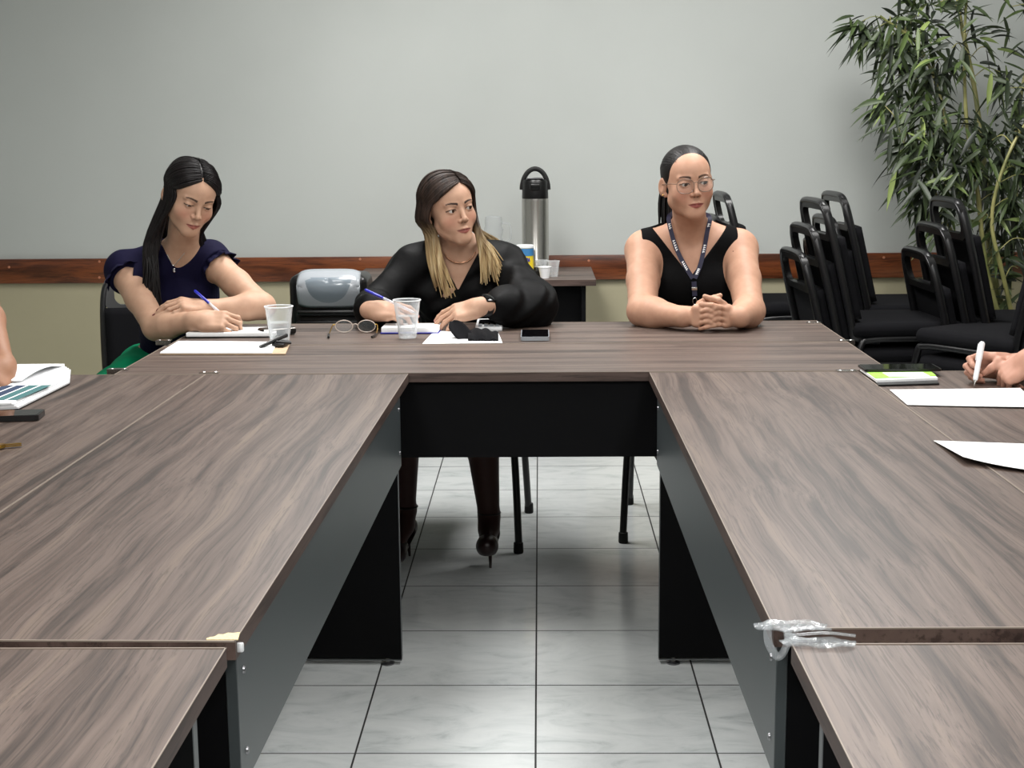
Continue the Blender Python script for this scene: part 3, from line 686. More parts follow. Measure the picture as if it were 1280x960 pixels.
# ------------------------------------------------------------------ people: one continuous surface each, grown from a smooth distance field
V = np.array
def v3(p): return np.array([p[0], p[1], p[2]], dtype=np.float64)
class Prim:
    __slots__ = ('op', 'k', 'c', 'r', 'f')
    def __init__(s, op, k, c, r, f): s.op, s.k, s.c, s.r, s.f = op, k, v3(c), r, f
def cone(a, b, ra, rb, k=.02, op='+'):
    a, b = v3(a), v3(b); ab = b-a; L2 = ab@ab+1e-12
    def f(P):
        h = np.clip((P-a)@ab/L2, 0, 1); return np.linalg.norm(P-a-h[:, None]*ab, axis=1)-(ra+(rb-ra)*h)
    return Prim(op, k, (a+b)/2, math.sqrt(L2)/2+max(ra, rb), f)
def ell(c, r, k=.02, R=None, op='+'):
    c, r = v3(c), v3(r); R = np.eye(3) if R is None else np.array(R)
    def f(P):
        q = (P-c)@R; k0 = np.linalg.norm(q/r, axis=1); k1 = np.linalg.norm(q/(r*r), axis=1)+1e-9
        return k0*(k0-1)/k1
    return Prim(op, k, c, float(max(r)), f)
def rbox(c, h, rad, k=.01, R=None, op='+'):
    c, h = v3(c), v3(h); R = np.eye(3) if R is None else np.array(R)
    def f(P):
        q = np.abs((P-c)@R)-h+rad; return np.linalg.norm(np.maximum(q, 0), axis=1)+np.minimum(q.max(axis=1), 0)-rad
    return Prim(op, k, c, float(np.linalg.norm(h)), f)
def chain(pts, rs, k=.02, op='+'):
    return [cone(pts[i], pts[i+1], rs[i], rs[i+1], k, op) for i in range(len(pts)-1)]
def evalp(prims, P):
    d = np.full(len(P), 9.0)
    for p in prims:
        e = p.f(P)
        if p.op == '+':
            h = np.maximum(p.k-np.abs(d-e), 0)/p.k; d = np.minimum(d, e)-h*h*p.k*.25
        else:
            e = -e; h = np.maximum(p.k-np.abs(d-e), 0)/p.k; d = np.maximum(d, e)+h*h*p.k*.25
    return d
def axis(lo, hi, h, fine=()):
    out = [lo]
    while out[-1] < hi:
        x = out[-1]; s = h
        for a, b, q in fine:
            if a-.004 <= x <= b: s = min(s, q)
        out.append(x+s)
    return np.array(out)
def polygonize(prims, xs, ys, zs, region=None, off=0, B=14):
    """surface nets over sparse blocks; region(P) -> extra distance the solid is cut with"""
    ny, nz = len(ys), len(zs); allv, alli, quads = [], [], []
    for i0 in range(0, len(xs)-1, B):
        X = xs[i0:i0+B+1]
        for j0 in range(0, len(ys)-1, B):
            Y = ys[j0:j0+B+1]
            for k0 in range(0, len(zs)-1, B):
                Z = zs[k0:k0+B+1]
                if min(len(X), len(Y), len(Z)) < 2: continue
                c = V([(X[0]+X[-1])/2, (Y[0]+Y[-1])/2, (Z[0]+Z[-1])/2]); hr = .5*math.sqrt((X[-1]-X[0])**2+(Y[-1]-Y[0])**2+(Z[-1]-Z[0])**2)
                act = [p for p in prims if np.linalg.norm(p.c-c) < p.r+hr+p.k+off+.012]
                if not any(p.op == '+' for p in act): continue
                if abs(evalp(act, c[None])[0]-off) > hr*1.35+.02: continue
                G = np.stack(np.meshgrid(X, Y, Z, indexing='ij'), -1); P = G.reshape(-1, 3)
                d = evalp(act, P)-off
                if region is not None: d = np.maximum(d, region(P))
                d = d.reshape(G.shape[:3]); d[d == 0] = 1e-7
                ins = d < 0
                if ins.all() or not ins.any(): continue
                a, b, cc = (n-1 for n in d.shape)
                cnt = np.zeros((a, b, cc)); acc = np.zeros((a, b, cc, 3))
                corners = [(x, y, z) for x in (0, 1) for y in (0, 1) for z in (0, 1)]
                for u in corners:
                    for ax in range(3):
                        if u[ax]: continue
                        w = list(u); w[ax] = 1
                        su = (slice(u[0], u[0]+a), slice(u[1], u[1]+b), slice(u[2], u[2]+cc)); sw = (slice(w[0], w[0]+a), slice(w[1], w[1]+b), slice(w[2], w[2]+cc))
                        m_ = ins[su] != ins[sw]
                        t_ = np.where(m_, d[su]/np.where(m_, d[su]-d[sw], 1), 0)[..., None]
                        acc += np.where(m_[..., None], G[su]+(G[sw]-G[su])*t_, 0); cnt += m_
                I, J, K = np.nonzero(cnt)
                allv.append(acc[I, J, K]/cnt[I, J, K][:, None]); gid = lambda i, j, k: ((i+i0)*ny+(j+j0))*nz+(k+k0)
                alli.append(gid(I, J, K))
                for ax in range(3):
                    sl0 = (slice(0, a), slice(0, b), slice(0, cc)); sl1 = tuple(slice(1, n+1) if q == ax else slice(0, n) for q, n in enumerate((a, b, cc)))
                    I, J, K = np.nonzero(ins[sl0] != ins[sl1]); fl = ins[sl0][I, J, K]
                    e1, e2 = [V([1 if q == x else 0 for q in range(3)]) for x in ((ax+1) % 3, (ax+2) % 3)]
                    q4 = [gid(I-e[0], J-e[1], K-e[2]) for e in (e1*0, e1, e1+e2, e2)]
                    Q = np.stack(q4, 1); Q[~fl] = Q[~fl][:, ::-1]; quads.append(Q)
    v = np.concatenate(allv); ids = np.concatenate(alli); q = np.concatenate(quads)
    o = np.argsort(ids); v, ids = v[o], ids[o]
    s = np.searchsorted(ids, q); s = np.clip(s, 0, len(ids)-1); ok = (ids[s] == q).all(1)
    return v, s[ok]
def mkmesh(name, v, q, material, parent, col=None, attr='Col'):
    me = D.meshes.new(name); n = len(v); v = v-v3(parent.location)
    me.vertices.add(n); me.vertices.foreach_set('co', v.astype(np.float32).ravel())
    me.loops.add(len(q)*4); me.loops.foreach_set('vertex_index', q.astype(np.int32).ravel())
    me.polygons.add(len(q)); me.polygons.foreach_set('loop_start', np.arange(0, len(q)*4, 4, dtype=np.int32))
    me.polygons.foreach_set('use_smooth', np.ones(len(q), dtype=bool))
    me.update(calc_edges=True); me.validate()
    if col is not None:
        a = me.attributes.new(attr, 'FLOAT_COLOR', 'POINT'); a.data.foreach_set('color', col.astype(np.float32).ravel())
    o = D.objects.new(name, me); COL.objects.link(o); o.parent = parent; me.materials.append(material); return o
def rot(yaw=0, pitch=0, roll=0):      # face looks along -y; yaw > 0 turns it to +x, pitch > 0 down, roll > 0 tips the crown to +x
    return np.array(Euler((0, 0, yaw)).to_matrix() @ Euler((pitch, 0, 0)).to_matrix() @ Euler((0, roll, 0)).to_matrix())
def rd(*a): return [math.radians(x) for x in a]
# ---- head ---------------------------------------------------------------
def head(o, R, s=1.0, open_=1.0, mouthw=1.0, jaw=1.0, ears=True):
    o = v3(o); L = lambda *p: o+R@(V(p)*s)
    E = lambda c, r, k=.01, op='+', Q=None: ell(L(*c), V(r)*s, k*s, R if Q is None else R@Q, op)
    C = lambda a, b, ra, rb, k=.006, op='+': cone(L(*a), L(*b), ra*s, rb*s, k*s, op)
    P = [E((0, .018, .032), (.073, .092, .078), .01), E((0, -.018, .026), (.066, .074, .070), .02),
         E((0, -.030, -.038), (.060*jaw, .056, .064), .03), E((0, -.074, -.094), (.021*jaw, .017, .017), .022),
         C((-.043*jaw, -.008, -.058), (-.012, -.070, -.094), .018, .016, .025), C((.043*jaw, -.008, -.058), (.012, -.070, -.094), .018, .016, .025),
         E((-.034, -.058, -.033), (.027, .019, .024), .025), E((.034, -.058, -.033), (.027, .019, .024), .025),
         E((0, -.07, -.062), (.030, .022, .026), .018)]
    P += [E((sx*.031, -.097, -.001), (.019, .016, .0115), .012, '-') for sx in (-1, 1)]
    P += [C((sx*.012, -.084, .0185), (sx*.044, -.072, .019), .006, .005, .012) for sx in (-1, 1)]
    # nose
    P += [C((0, -.083, .010), (0, -.1035, -.028), .0062, .0082, .010), E((0, -.104, -.031), (.0088, .0085, .0078), .005)]
    P += [E((sx*.0115, -.0935, -.035), (.0068, .0085, .0065), .005) for sx in (-1, 1)]
    P += [E((sx*.0058, -.1005, -.0405), (.0032, .0042, .003), .002, '-') for sx in (-1, 1)]
    # eyelids: a thin ball round each eye with an almond-shaped opening
    for sx in (-1, 1):
        P.append(E((sx*.031, -.0745, 0), (.0148, .0142, .0135), .004))
        P.append(E((sx*.0315, -.0905, -.0012-.0022*(1-open_)), (.0125, .0125, .0052*open_+.0006), .0012, '-'))
    # lips
    w = .023*mouthw
    P += [C((-w, -.0815, -.066), (-.006, -.0935, -.0612), .0026, .0048, .004), C((w, -.0815, -.066), (.006, -.0935, -.0612), .0026, .0048, .004), C((-.006, -.0935, -.0612), (.006, -.0935, -.0612), .0048, .0048, .003)]
    P += [C((-w*.8, -.083, -.0675), (0, -.092, -.0712), .0030, .0062, .004), C((w*.8, -.083, -.0675), (0, -.092, -.0712), .0030, .0062, .004)]
    P += [C((-w, -.0865, -.0662), (0, -.0995, -.0658), .0012, .0014, .0015, '-'), C((w, -.0865, -.0662), (0, -.0995, -.0658), .0012, .0014, .0015, '-')]
    if ears:
        for sx in (-1, 1):
            Q = np.array(Euler((0.12, 0, -sx*.5)).to_matrix())
            P += [E((sx*.079, .012, -.012), (.007, .0180, .030), .004, '+', Q), E((sx*.0865, .008, -.006), (.006, .0105, .019), .004, '-', Q), E((sx*.073, .004, -.037), (.006, .008, .009), .004, '+', Q)]
    return P
def face_color(v, o, R, s, skin, lip, brow, liner, openb=1.0, blush=None):
    q = (v-v3(o))@R/s; col = np.tile(V(skin), (len(v), 1)); near = (np.abs(q) < .14).all(1)
    def put(m, c, f=1.0):
        m = np.clip(m, 0, 1)[:, None]*near[:, None]*f; col[:, :3] = col[:, :3]*(1-m)+V(c)[:3]*m
    x, y, z = q[:, 0], q[:, 1], q[:, 2]; front = y < -.055
    sm = lambda d, w=.0015: np.clip(.5-d/w, 0, 1)
    if blush is not None: put(front*np.exp(-((np.abs(x)-.04)**2+(z+.035)**2)/.0005)*.35, blush)
    mz = -.0662+.0*x
    up = np.where(np.abs(x) < .025, .0062-.0045*(np.abs(x)/.024)**1.5-.0012*np.exp(-(x/.003)**2), -1)
    dn = np.where(np.abs(x) < .025, .0105*(1-(np.abs(x)/.024)**2), -1)
    put((y < -.076)*sm(z-mz-up)*sm(mz-dn-z)*(np.abs(x) < .0245), lip)
    put((y < -.076)*sm(np.abs(z-mz)-.0007)*(np.abs(x) < .0235), V(lip)[:3]*.35)
    put((y < -.09)*sm(np.sqrt((np.abs(x)-.0058)**2+(z+.0415)**2)-.003)*.8, V(skin)[:3]*.25)
    a = np.abs(x); t = (a-.012)/.036
    bz = .0185+.006*np.sin(np.clip(t, 0, 1)*2.3)-.002*t
    put(front*(t > 0)*(t < 1)*sm(np.abs(z-bz)-(.0042*(1-.6*np.clip(t, 0, 1)))), brow, .95)
    ex = (a-.0315)/.0145; lidz = .0052*openb*np.sqrt(np.clip(1-ex*ex, 0, 1))-.001
    put((y < -.06)*(np.abs(ex) < 1.08)*sm(np.abs(z-lidz)-.0018, .0012), liner, .95)
    put((y < -.06)*(np.abs(ex) < 1)*sm(np.abs(z+lidz*.9+.002)-.0006, .0012), liner, .35)
    return col
def eyes(par, o, R, s, look, iris):
    for sx in (-1, 1):
        c = v3(o)+R@(V([sx*.031, -.0742, -.0008])*s); r = .0128*s
        mb = MB(); mb.lathe([(r*math.sin(a), -r*math.cos(a)) for a in np.linspace(0, PI, 20)], 24, cap=False)
        e = mb.build('eye', M['eye_white'], par); d = R@V(look); d = Vector(d/np.linalg.norm(d))
        e.rotation_euler = d.to_track_quat('Z', 'Y').to_euler(); e.location = Vector(c)-par.location
        mb = MB(); rr_ = r*1.012
        mb.lathe([(0, rr_)]+[(rr_*math.sin(a), rr_*math.cos(a)) for a in np.linspace(.05, .66, 7)], 24, cap=False); mb.build('iris', iris, e)
        mb = MB(); rr_ = r*1.022
        mb.lathe([(0, rr_)]+[(rr_*math.sin(a), rr_*math.cos(a)) for a in np.linspace(.04, .20, 4)], 16, cap=False); mb.build('pupil', M['screen'], e)
M['eye_white'] = mat('eye_white', srgb(190, 184, 178), .2)
M['iris_brown'] = mat('iris_brown', srgb(52, 32, 20), .15)
# ---- hand ---------------------------------------------------------------
def hand(w, d, n, right, curls, s=1.0, thumb=None, spread=.05, k=.0035):
    """w wrist, d towards the knuckles, n out of the back of the hand; curls: per finger (mcp, pip, dip) radians"""
    d = v3(d); d /= np.linalg.norm(d); n = v3(n); n -= d*(n@d); n /= np.linalg.norm(n)
    t = np.cross(n, d)*(1 if right else -1); w = v3(w); L = lambda x, y, z: w+(d*x+t*y+n*z)*s
    Rm = np.stack([d, t, n], 1)
    P = [rbox(L(.048, 0, 0), V([.043, .036, .0125])*s, .0115*s, .012, Rm), cone(L(-.012, 0, 0), L(.02, 0, 0), .0255*s, .027*s, .02),
         cone(L(.02, .02, -.006), L(.05, .034, -.012), .016*s, .0135*s, .012), cone(L(.025, -.022, -.006), L(.06, -.026, -.006), .014*s, .012*s, .012)]
    segs = [(.040, .024, .020), (.044, .028, .021), (.041, .026, .021), (.032, .019, .018)]
    base = [(.086, .0275), (.091, .0092), (.087, -.0095), (.079, -.0272)]; rads = [(.0088, .0078, .0070, .0058)]*3+[(.0078, .0068, .0062, .0052)]
    tips = []
    for i in range(4):
        a = 0; p = L(base[i][0], base[i][1], -.001); sp = (1.5-i)*spread
        dd = math.cos(sp)*d+math.sin(sp)*t
        P.append(cone(L(.05, base[i][1]*.8, -.001), p, .010*s, rads[i][0]*1.08*s, .006))
        for q in range(3):
            a += curls[i][q]; dr = dd*math.cos(a)-n*math.sin(a); e = p+dr*segs[i][q]*s
            P.append(cone(p, e, rads[i][q]*s, rads[i][q+1]*s, k)); p = e
        tips.append((p, dr))
    th = thumb or [(.02, .028, -.010), (.052, .050, -.018), (.080, .054, -.022), (.103, .046, -.024)]
    q = [L(*x) for x in th]; rs = [.0150, .0115, .0100, .0078]
    for i in range(3): P.append(cone(q[i], q[i+1], rs[i]*s, rs[i+1]*s, .006))
    tips.append((q[-1], (q[-1]-q[-2])/np.linalg.norm(q[-1]-q[-2])))
    return P, tips, (d, t, n)
def nails(v, col, tips, n, c, r=.0062):
    for p, dr in tips:
        out = v3(n)-dr*(v3(n)@dr); out /= np.linalg.norm(out)+1e-9
        q = p+out*.0045-dr*.001
        m_ = np.linalg.norm(v-q, axis=1) < r
        col[m_, :3] = V(c)[:3]
    return col
# ---- hair ---------------------------------------------------------------
def strands(name, lines, rads, material, par, jit=None, nside=5, flat=.55):
    """lines: arrays (k,3) of guide points; one tapered lock of hair per line"""
    vs, fs = [], []; b = 0
    for ln, r in zip(lines, rads):
        P = np.array([list(p) for p in bez([Vector(p) for p in ln], 4)]); k = len(P)
        t = np.gradient(P, axis=0); t /= np.linalg.norm(t, axis=1)[:, None]+1e-9
        up = np.tile(V([.13, .8, .58]), (k, 1)); sd = np.cross(t, up); sd /= np.linalg.norm(sd, axis=1)[:, None]+1e-9; up = np.cross(sd, t)
        u = np.linspace(0, 1, k); rr_ = r*np.minimum(1, .2+3.5*u)*(1-.8*np.clip((u-.75)/.25, 0, 1)**1.5)
        for a in range(nside):
            an = 2*PI*a/nside; vs.append(P+sd*(rr_*math.cos(an))[:, None]+up*(rr_*flat*math.sin(an))[:, None])
        idx = b+np.arange(nside*k).reshape(nside, k)
        for a in range(nside):
            c = (a+1) % nside; fs.append(np.stack([idx[a, :-1], idx[a, 1:], idx[c, 1:], idx[c, :-1]], 1))
        b += nside*k
    return mkmesh(name, np.concatenate(vs), np.concatenate(fs), material, par)
def hairmat(name, cols, axis_z=None, rough=.36):
    m_ = mat(name, cols[0], rough+.1, spec=.28); g = N(m_); tc = g.n('ShaderNodeTexCoord')
    mp = g.n('ShaderNodeMapping', {'Vector': tc.outputs['Object'], 'Scale': (90, 90, 4)})
    nz = g.n('ShaderNodeTexNoise', {'Vector': mp.outputs[0], 'Scale': 1.0, 'Detail': 3})
    a = g.ramp(nz.outputs[0], [(.35, cols[0]), (.65, cols[1])])
    if len(cols) > 2:
        b = g.ramp(nz.outputs[0], [(.3, cols[2]), (.52, cols[3]), (.72, cols[4])])
        sp = g.n('ShaderNodeSeparateXYZ', {0: tc.outputs['Object']})
        n3 = g.n('ShaderNodeMath', {0: nz.outputs[0], 1: .09}, operation='MULTIPLY'); ad = g.n('ShaderNodeMath', {0: sp.outputs[2], 1: n3.outputs[0]}, operation='ADD')
        mr = g.n('ShaderNodeMapRange', {'Value': ad.outputs[0], 'From Min': axis_z[1]+.045, 'From Max': axis_z[0]+.045, 'To Min': 0, 'To Max': 1})
        a = g.mix(mr.outputs[0], a, b)
    g.link(a, 'Base Color'); g.bump(nz.outputs[0], .35, .002); return m_
def skinmat(name, lin):
    m_ = mat(name, lin, .55, spec=.32); g = N(m_)
    at = g.n('ShaderNodeAttribute', attribute_name='Col'); tc = g.n('ShaderNodeTexCoord')
    nz = g.n('ShaderNodeTexNoise', {'Vector': tc.outputs['Object'], 'Scale': 45, 'Detail': 4})
    mo = g.ramp(nz.outputs[0], [(.3, (.9, .87, .86, 1)), (.7, (1, 1, 1, 1))])
    g.link(g.mix(1, at.outputs['Color'], mo, 'MULTIPLY'), 'Base Color')
    g.p.inputs['Subsurface Weight'].default_value = .08; g.p.inputs['Subsurface Radius'].default_value = (.012, .005, .003); g.p.inputs['Subsurface Scale'].default_value = 1
    g.bump(nz.outputs[0], .05, .001); return m_
def torso(J, w=1.0, bust=1.0, R=None):
    R = np.eye(3) if R is None else R
    hip, ch_, nb, sl, sr = (v3(J[k]) for k in ('hip', 'chest', 'neck', 'shL', 'shR')); mid = hip*.5+ch_*.5
    up = (nb-hip)/np.linalg.norm(nb-hip); f = R@V([0, -1, 0]); x = R@V([1, 0, 0])
    P = [ell(hip, (.170*w, .125*w, .11), .05, R), ell(mid, (.130*w, .10*w, .13), .06, R), ell(ch_, (.142*w, .102*w, .15), .05, R)]
    P += [ell(ch_+x*sx*.068*w+f*.070*w-up*.02, V([.062, .055, .062])*bust, .035, R) for sx in (-1, 1)]
    P += [cone(sl, sr, .050*w, .050*w, .05), cone(nb, sl+(nb-sl)*.12, .048, .050*w, .04), cone(nb, sr+(nb-sr)*.12, .048, .050*w, .04)]
    return P
def arm(s, e, w, k=1.0, rs=(.053, .046, .041, .043, .027)):
    s, e, w = v3(s), v3(e), v3(w); m1 = s*.5+e*.5; m2 = e*.72+w*.28; r = [x*k for x in rs]
    return [cone(s, m1, r[0], r[1], .03), cone(m1, e, r[1], r[2], .02), cone(e, m2, r[2], r[3]*.98, .02), cone(m2, w, r[3]*.98, r[4], .02)]
def leg(h, kn, an, toe, k=1.0):
    h, kn, an, toe = v3(h), v3(kn), v3(an), v3(toe); cm = kn*.68+an*.32+V([0, .012, 0])
    return [cone(h, kn, .083*k, .056*k, .04), cone(kn, cm, .054*k, .052*k, .03), cone(cm, an, .050*k, .031*k, .03), cone(an, an+(toe-an)*.25-V([0, 0, .02]), .030, .030, .02), cone(an+(toe-an)*.2-V([0, 0, .02]), toe, .030, .022, .02)]
ZS = [(.735, 1.36, .0022)]
def grids(pts, pad=.14, h=.0024, zf=ZS, hz=.005):
    a = np.array([v3(p) for p in pts]); lo, hi = a.min(0)-pad, a.max(0)+pad
    return axis(lo[0], hi[0], h), axis(lo[1], hi[1], h), axis(max(.001, lo[2]), hi[2], hz, zf)
def waves(P, f, a, seed=0):
    r = np.random.RandomState(seed); o = np.zeros(len(P))
    for i in range(4):
        d = r.normal(size=3); d /= np.linalg.norm(d); o += np.sin(P@d*f*(1+.35*i)+r.rand()*6+1.6*np.sin(P@np.roll(d, 1)*f*.4))
    return o*a/4
# ------------------------------------------------------------------ the people
def lin(r, g, b): return V(srgb(r, g, b)[:3])
def c4(c): return V(list(c)+[1.0])
def slerp(a, b, t):
    a = a/np.linalg.norm(a); b = b/np.linalg.norm(b); w = math.acos(max(-1, min(1, a@b)))+1e-6
    return (math.sin((1-t)*w)*a+math.sin(t*w)*b)/math.sin(w)
HC, HR = V([0, .012, .028]), V([.0815, .1010, .0865])
def scalp_line(o, R, s, a, b, lift=0, n=6, t1=1.0):
    return [v3(o)+R@((HC+slerp(a, b, t)*(HR+lift))*s) for t in np.linspace(0, t1, n)]
def cap(par, o, R, s, material, name='hair', off=.003, line=-.010):
    P = [ell(v3(o)+R@(V([0, .015, .031])*s), V([.0765, .0955, .0810])*s, .01, R), ell(v3(o)+R@(V([0, .05, -.02])*s), V([.055, .055, .06])*s, .03, R)]
    def reg(X):
        q = (X-v3(o))@R/s; return -((q[:, 1]+q[:, 2])-line)*.7
    lo = v3(o)-.16; hi = v3(o)+.16
    v, q = polygonize(P, *[axis(lo[i], hi[i], .003) for i in range(3)], region=reg, off=off)
    return mkmesh(name, v, q, material, par)
skin_mats = {}
def make_person(name, label, base, J, headspec, hands, skin, cat='person', legs=None, wtorso=1.0, bust=1.0, armk=1.0, TR=None, nail=None, face=None, extra=(), h=.0024, fingers=(), sizes=None):
    t = thing(name, label, cat, base)
    o, R, s = headspec['o'], headspec['R'], headspec['s']
    P = torso(J, wtorso, bust, TR)
    chin = v3(o)+R@(V([0, .0, -.055])*s)
    P += [cone(v3(J['neck'])+V([0, 0, -.03]), chin, .052*headspec.get('neckr', 1), .049*headspec.get('neckr', 1), .03)]
    P += arm(J['shL'], J['elL'], J['wrL'], armk)+arm(J['shR'], J['elR'], J['wrR'], armk)
    for L_ in legs or (): P += leg(*L_)
    P += head(o, R, s, **headspec.get('kw', {}))
    tips = []
    for hd in hands:
        p, tp, fr = hand(**hd); P += p; tips.append((tp, fr[2]))
    P += list(extra)
    pts = [v3(J[k]) for k in J]+[v3(o)]+[x for L_ in (legs or ()) for x in L_[:4]]+[q[0] for tp in tips for q in tp[0]]
    v, q = polygonize(P, *grids(pts, h=h))
    col = np.tile(c4(skin), (len(v), 1))
    col = face_color(v, o, R, s, c4(skin), face['lip'], face['brow'], face['liner'], headspec.get('kw', {}).get('open_', 1), face.get('blush'))
    for tp, n in tips:
        if nail is not None: nails(v, col, tp, n, nail)
        for p_, d_ in tp:                                     # rosier finger ends
            m_ = np.clip(1-np.linalg.norm(v-p_, axis=1)/.02, 0, 1)[:, None]*.25
            if nail is None: col[:, :3] = col[:, :3]*(1-m_)+V([col[0, 0]*.95, col[0, 1]*.72, col[0, 2]*.68])*m_
    if headspec.get('leg_tone') is not None:
        col[v[:, 2] < .52, :3] = headspec['leg_tone']  # body colour from thigh height down set to one darker brown
    key = tuple(round(float(x), 3) for x in skin)
    if key not in skin_mats: skin_mats[key] = skinmat('skin', tuple(c4(skin)))
    mkmesh('body', v, q, skin_mats[key], t, col)
    eyes(t, o, R, s, headspec['look'], M['iris_brown'])
    return t
def garment(name, par, prims, material, region, pts, off=.007, h=.0032, amp=0, f=60, seed=1, pad=.12, zf=()):
    pr = list(prims)
    if amp:
        b_ = pr; w_ = lambda P: waves(P, f, amp, seed)
        reg = region
        pr = [Prim(p.op, p.k, p.c, p.r, (lambda P, g=p.f: g(P)+w_(P))) for p in b_]
    v, q = polygonize(pr, *grids(pts, pad, h, zf, .0045), region=region, off=off)
    return mkmesh(name, v, q, material, par)
def cloth(name, c, rough=.8):
    m_ = mat(name, c, rough, spec=.12); g = N(m_); tc = g.n('ShaderNodeTexCoord')
    nz = g.n('ShaderNodeTexNoise', {'Vector': tc.outputs['Object'], 'Scale': 9, 'Detail': 4}); g.bump(nz.outputs[0], .5, .012); return m_
dark = dict(lip=lin(150, 82, 76), brow=lin(52, 36, 28), liner=lin(28, 20, 18), blush=lin(205, 130, 112))
# ============================================================ woman on the right: sleeveless black top, spectacles, lanyard
t_o = W(859, 226.5, 4.70); R3 = rot(*rd(10, 3, -5))
J3 = dict(hip=(.50, 4.97, .575), chest=(.505, 4.83, .87), neck=(.50, 4.81, 1.035), shL=(.345, 4.80, .965), shR=(.66, 4.80, .967),
          elL=T(803, 389, .795), wrL=T(853, 396, .792), elR=T(937, 389, .795), wrR=T(925, 396, .795))
cc = v3(T(889, 393, .80)); 
def interlace(c):
    P, tips = [], []; L = lambda x, y, z: c+V([x, y, z])
    for sx, w in ((1, J3['wrL']), (-1, J3['wrR'])):
        w = v3(w); pc = L(-sx*.036, .012, -.004)
        P.append(cone(w, pc, .027, .030, .02)); 
        Q = np.array(Euler((0, 0, -sx*.45)).to_matrix())
        P.append(rbox(L(-sx*.034, .005, -.002), (.0165, .043, .036), .014, .012, Q))
        for i in range(4):
            z = .030-.0175*i-(.0085 if sx < 0 else 0); k = 1 if i < 3 else .85
            a, b = L(-sx*.033, -.026, z+.004), L(-sx*.004, -.050, z+.004); e = L(sx*.021, -.044, z-.003); tp = L(sx*.038, -.030, z-.010)
            P += [cone(a, b, .0094*k, .0086*k, .003), cone(b, e, .0086*k, .0076*k, .003), cone(e, tp, .0076*k, .0062*k, .003)]
            tips.append((tp, (tp-e)/np.linalg.norm(tp-e)))
        q = [L(-sx*.034, -.004, .032), L(-sx*.018, -.012, .046), L(sx*.006, -.016, .052), L(sx*.024, -.018, .060)]
        if sx < 0: q = [x+V([0, -.014, -.001]) for x in q]
        for i in range(3): P.append(cone(q[i], q[i+1], (.0135, .0105, .0095, .0076)[i], (.0135, .0105, .0095, .0076)[i+1], .004))
        tips.append((q[3], (q[3]-q[2])/np.linalg.norm(q[3]-q[2])))
    return P, tips
ip, itips = interlace(cc)
sk3 = lin(190, 148, 124)
p3 = make_person('person', 'woman in sleeveless black top, clear spectacles and lanyard, hands clasped on the table', (.5, 4.88, 0), J3,
    dict(o=t_o, R=R3, s=1.01, look=(.45, -1, -.12), leg_tone=lin(74, 48, 44), kw=dict(open_=.7, jaw=1.08, mouthw=1.15), neckr=1.08), [], sk3,
    legs=[((.40, 4.92, .57), (.375, 4.50, .50), (.475, 4.55, .10), (.49, 4.40, .04), 1.02), ((.60, 4.92, .57), (.62, 4.52, .50), (.60, 4.60, .10), (.60, 4.45, .04), 1.02)],
    wtorso=1.08, bust=1.12, armk=1.12, face=dark, extra=ip)
bk = cloth('black_jersey', srgb(8, 8, 9), .9)
cx = .492
def reg3(P):
    x = np.abs(P[:, 0]-cx); z = P[:, 2]; front = P[:, 1] < 4.80
    zv = np.where(front, .885, .95); V_ = (z-zv)*.77-x
    arm_ = x-.158-np.clip(.86-z, 0, .06)*.5
    return np.maximum(np.maximum(np.maximum(V_, arm_), .56-z), -5)
T3 = torso(J3, 1.08, 1.12)
garment('tank_top', p3, T3, bk, reg3, [J3[k] for k in ('hip', 'chest', 'neck', 'shL', 'shR')], .0075, amp=.0025, f=22)
sk_ = cloth('black_skirt', srgb(8, 8, 9))
def skirt(par, legs, hip, zc=.5):
    pr = [ell(hip, (.175, .13, .10), .05)]+[cone(l[0], l[1], .088, .066, .08) for l in legs]
    pr += [cone((v3(legs[0][0])+v3(legs[1][0]))/2, (v3(legs[0][1])+v3(legs[1][1]))/2, .08, .06, .08)]
    garment('skirt', par, pr, sk_, lambda P: np.maximum(P[:, 2]-.66, .40-P[:, 2]), [hip, legs[0][1], legs[1][1]], .008, h=.006)
skirt(p3, [((.40, 4.92, .57), (.375, 4.50, .50)), ((.60, 4.92, .57), (.62, 4.52, .50))], J3['hip'])
hb = hairmat('black_hair', [srgb(7, 5, 5), srgb(18, 14, 13)], rough=.4)
cap(p3, t_o, R3, 1.01, hb, 'hair', .0025, -.021)
r5 = random.Random(3); lines = []; rads = []
knot = V([0, .9, -.12])
for i in range(300):
    az = math.radians(-118+236*i/299); el_ = .63-.53*(abs(az)/math.radians(118))**1.3
    a = V([math.sin(az), -math.cos(az)*1.0, 0]); d0 = a*math.cos(math.asin(min(.98, el_)))+V([0, 0, el_])
    lines.append(scalp_line(t_o, R3, 1.01, d0, knot+V([.13*math.sin(az), 0, r5.uniform(-.04, .04)+.05*math.cos(az)]), r5.uniform(-.002, .0005)-.0025, 7)); rads.append(r5.uniform(.0022, .0032))
o3, s3 = v3(t_o), 1.01
kp = o3+R3@(V([0, .112, .012])*s3)
for i in range(70):
    a = r5.uniform(0, 6.28); rr0 = r5.uniform(0, .018); j = V([math.cos(a)*rr0, math.sin(a)*rr0*.6, math.sin(a)*rr0*.5]); L_ = r5.uniform(.14, .2)
    lines.append([kp+j*.5, kp+j+V([-.02, .025, -.01]), kp+j*1.5+V([-.034, .03, -.07]), kp+j*1.6+V([-.036, .012, -L_])]); rads.append(.004)
strands('hair_strands', lines, rads, hb, p3)
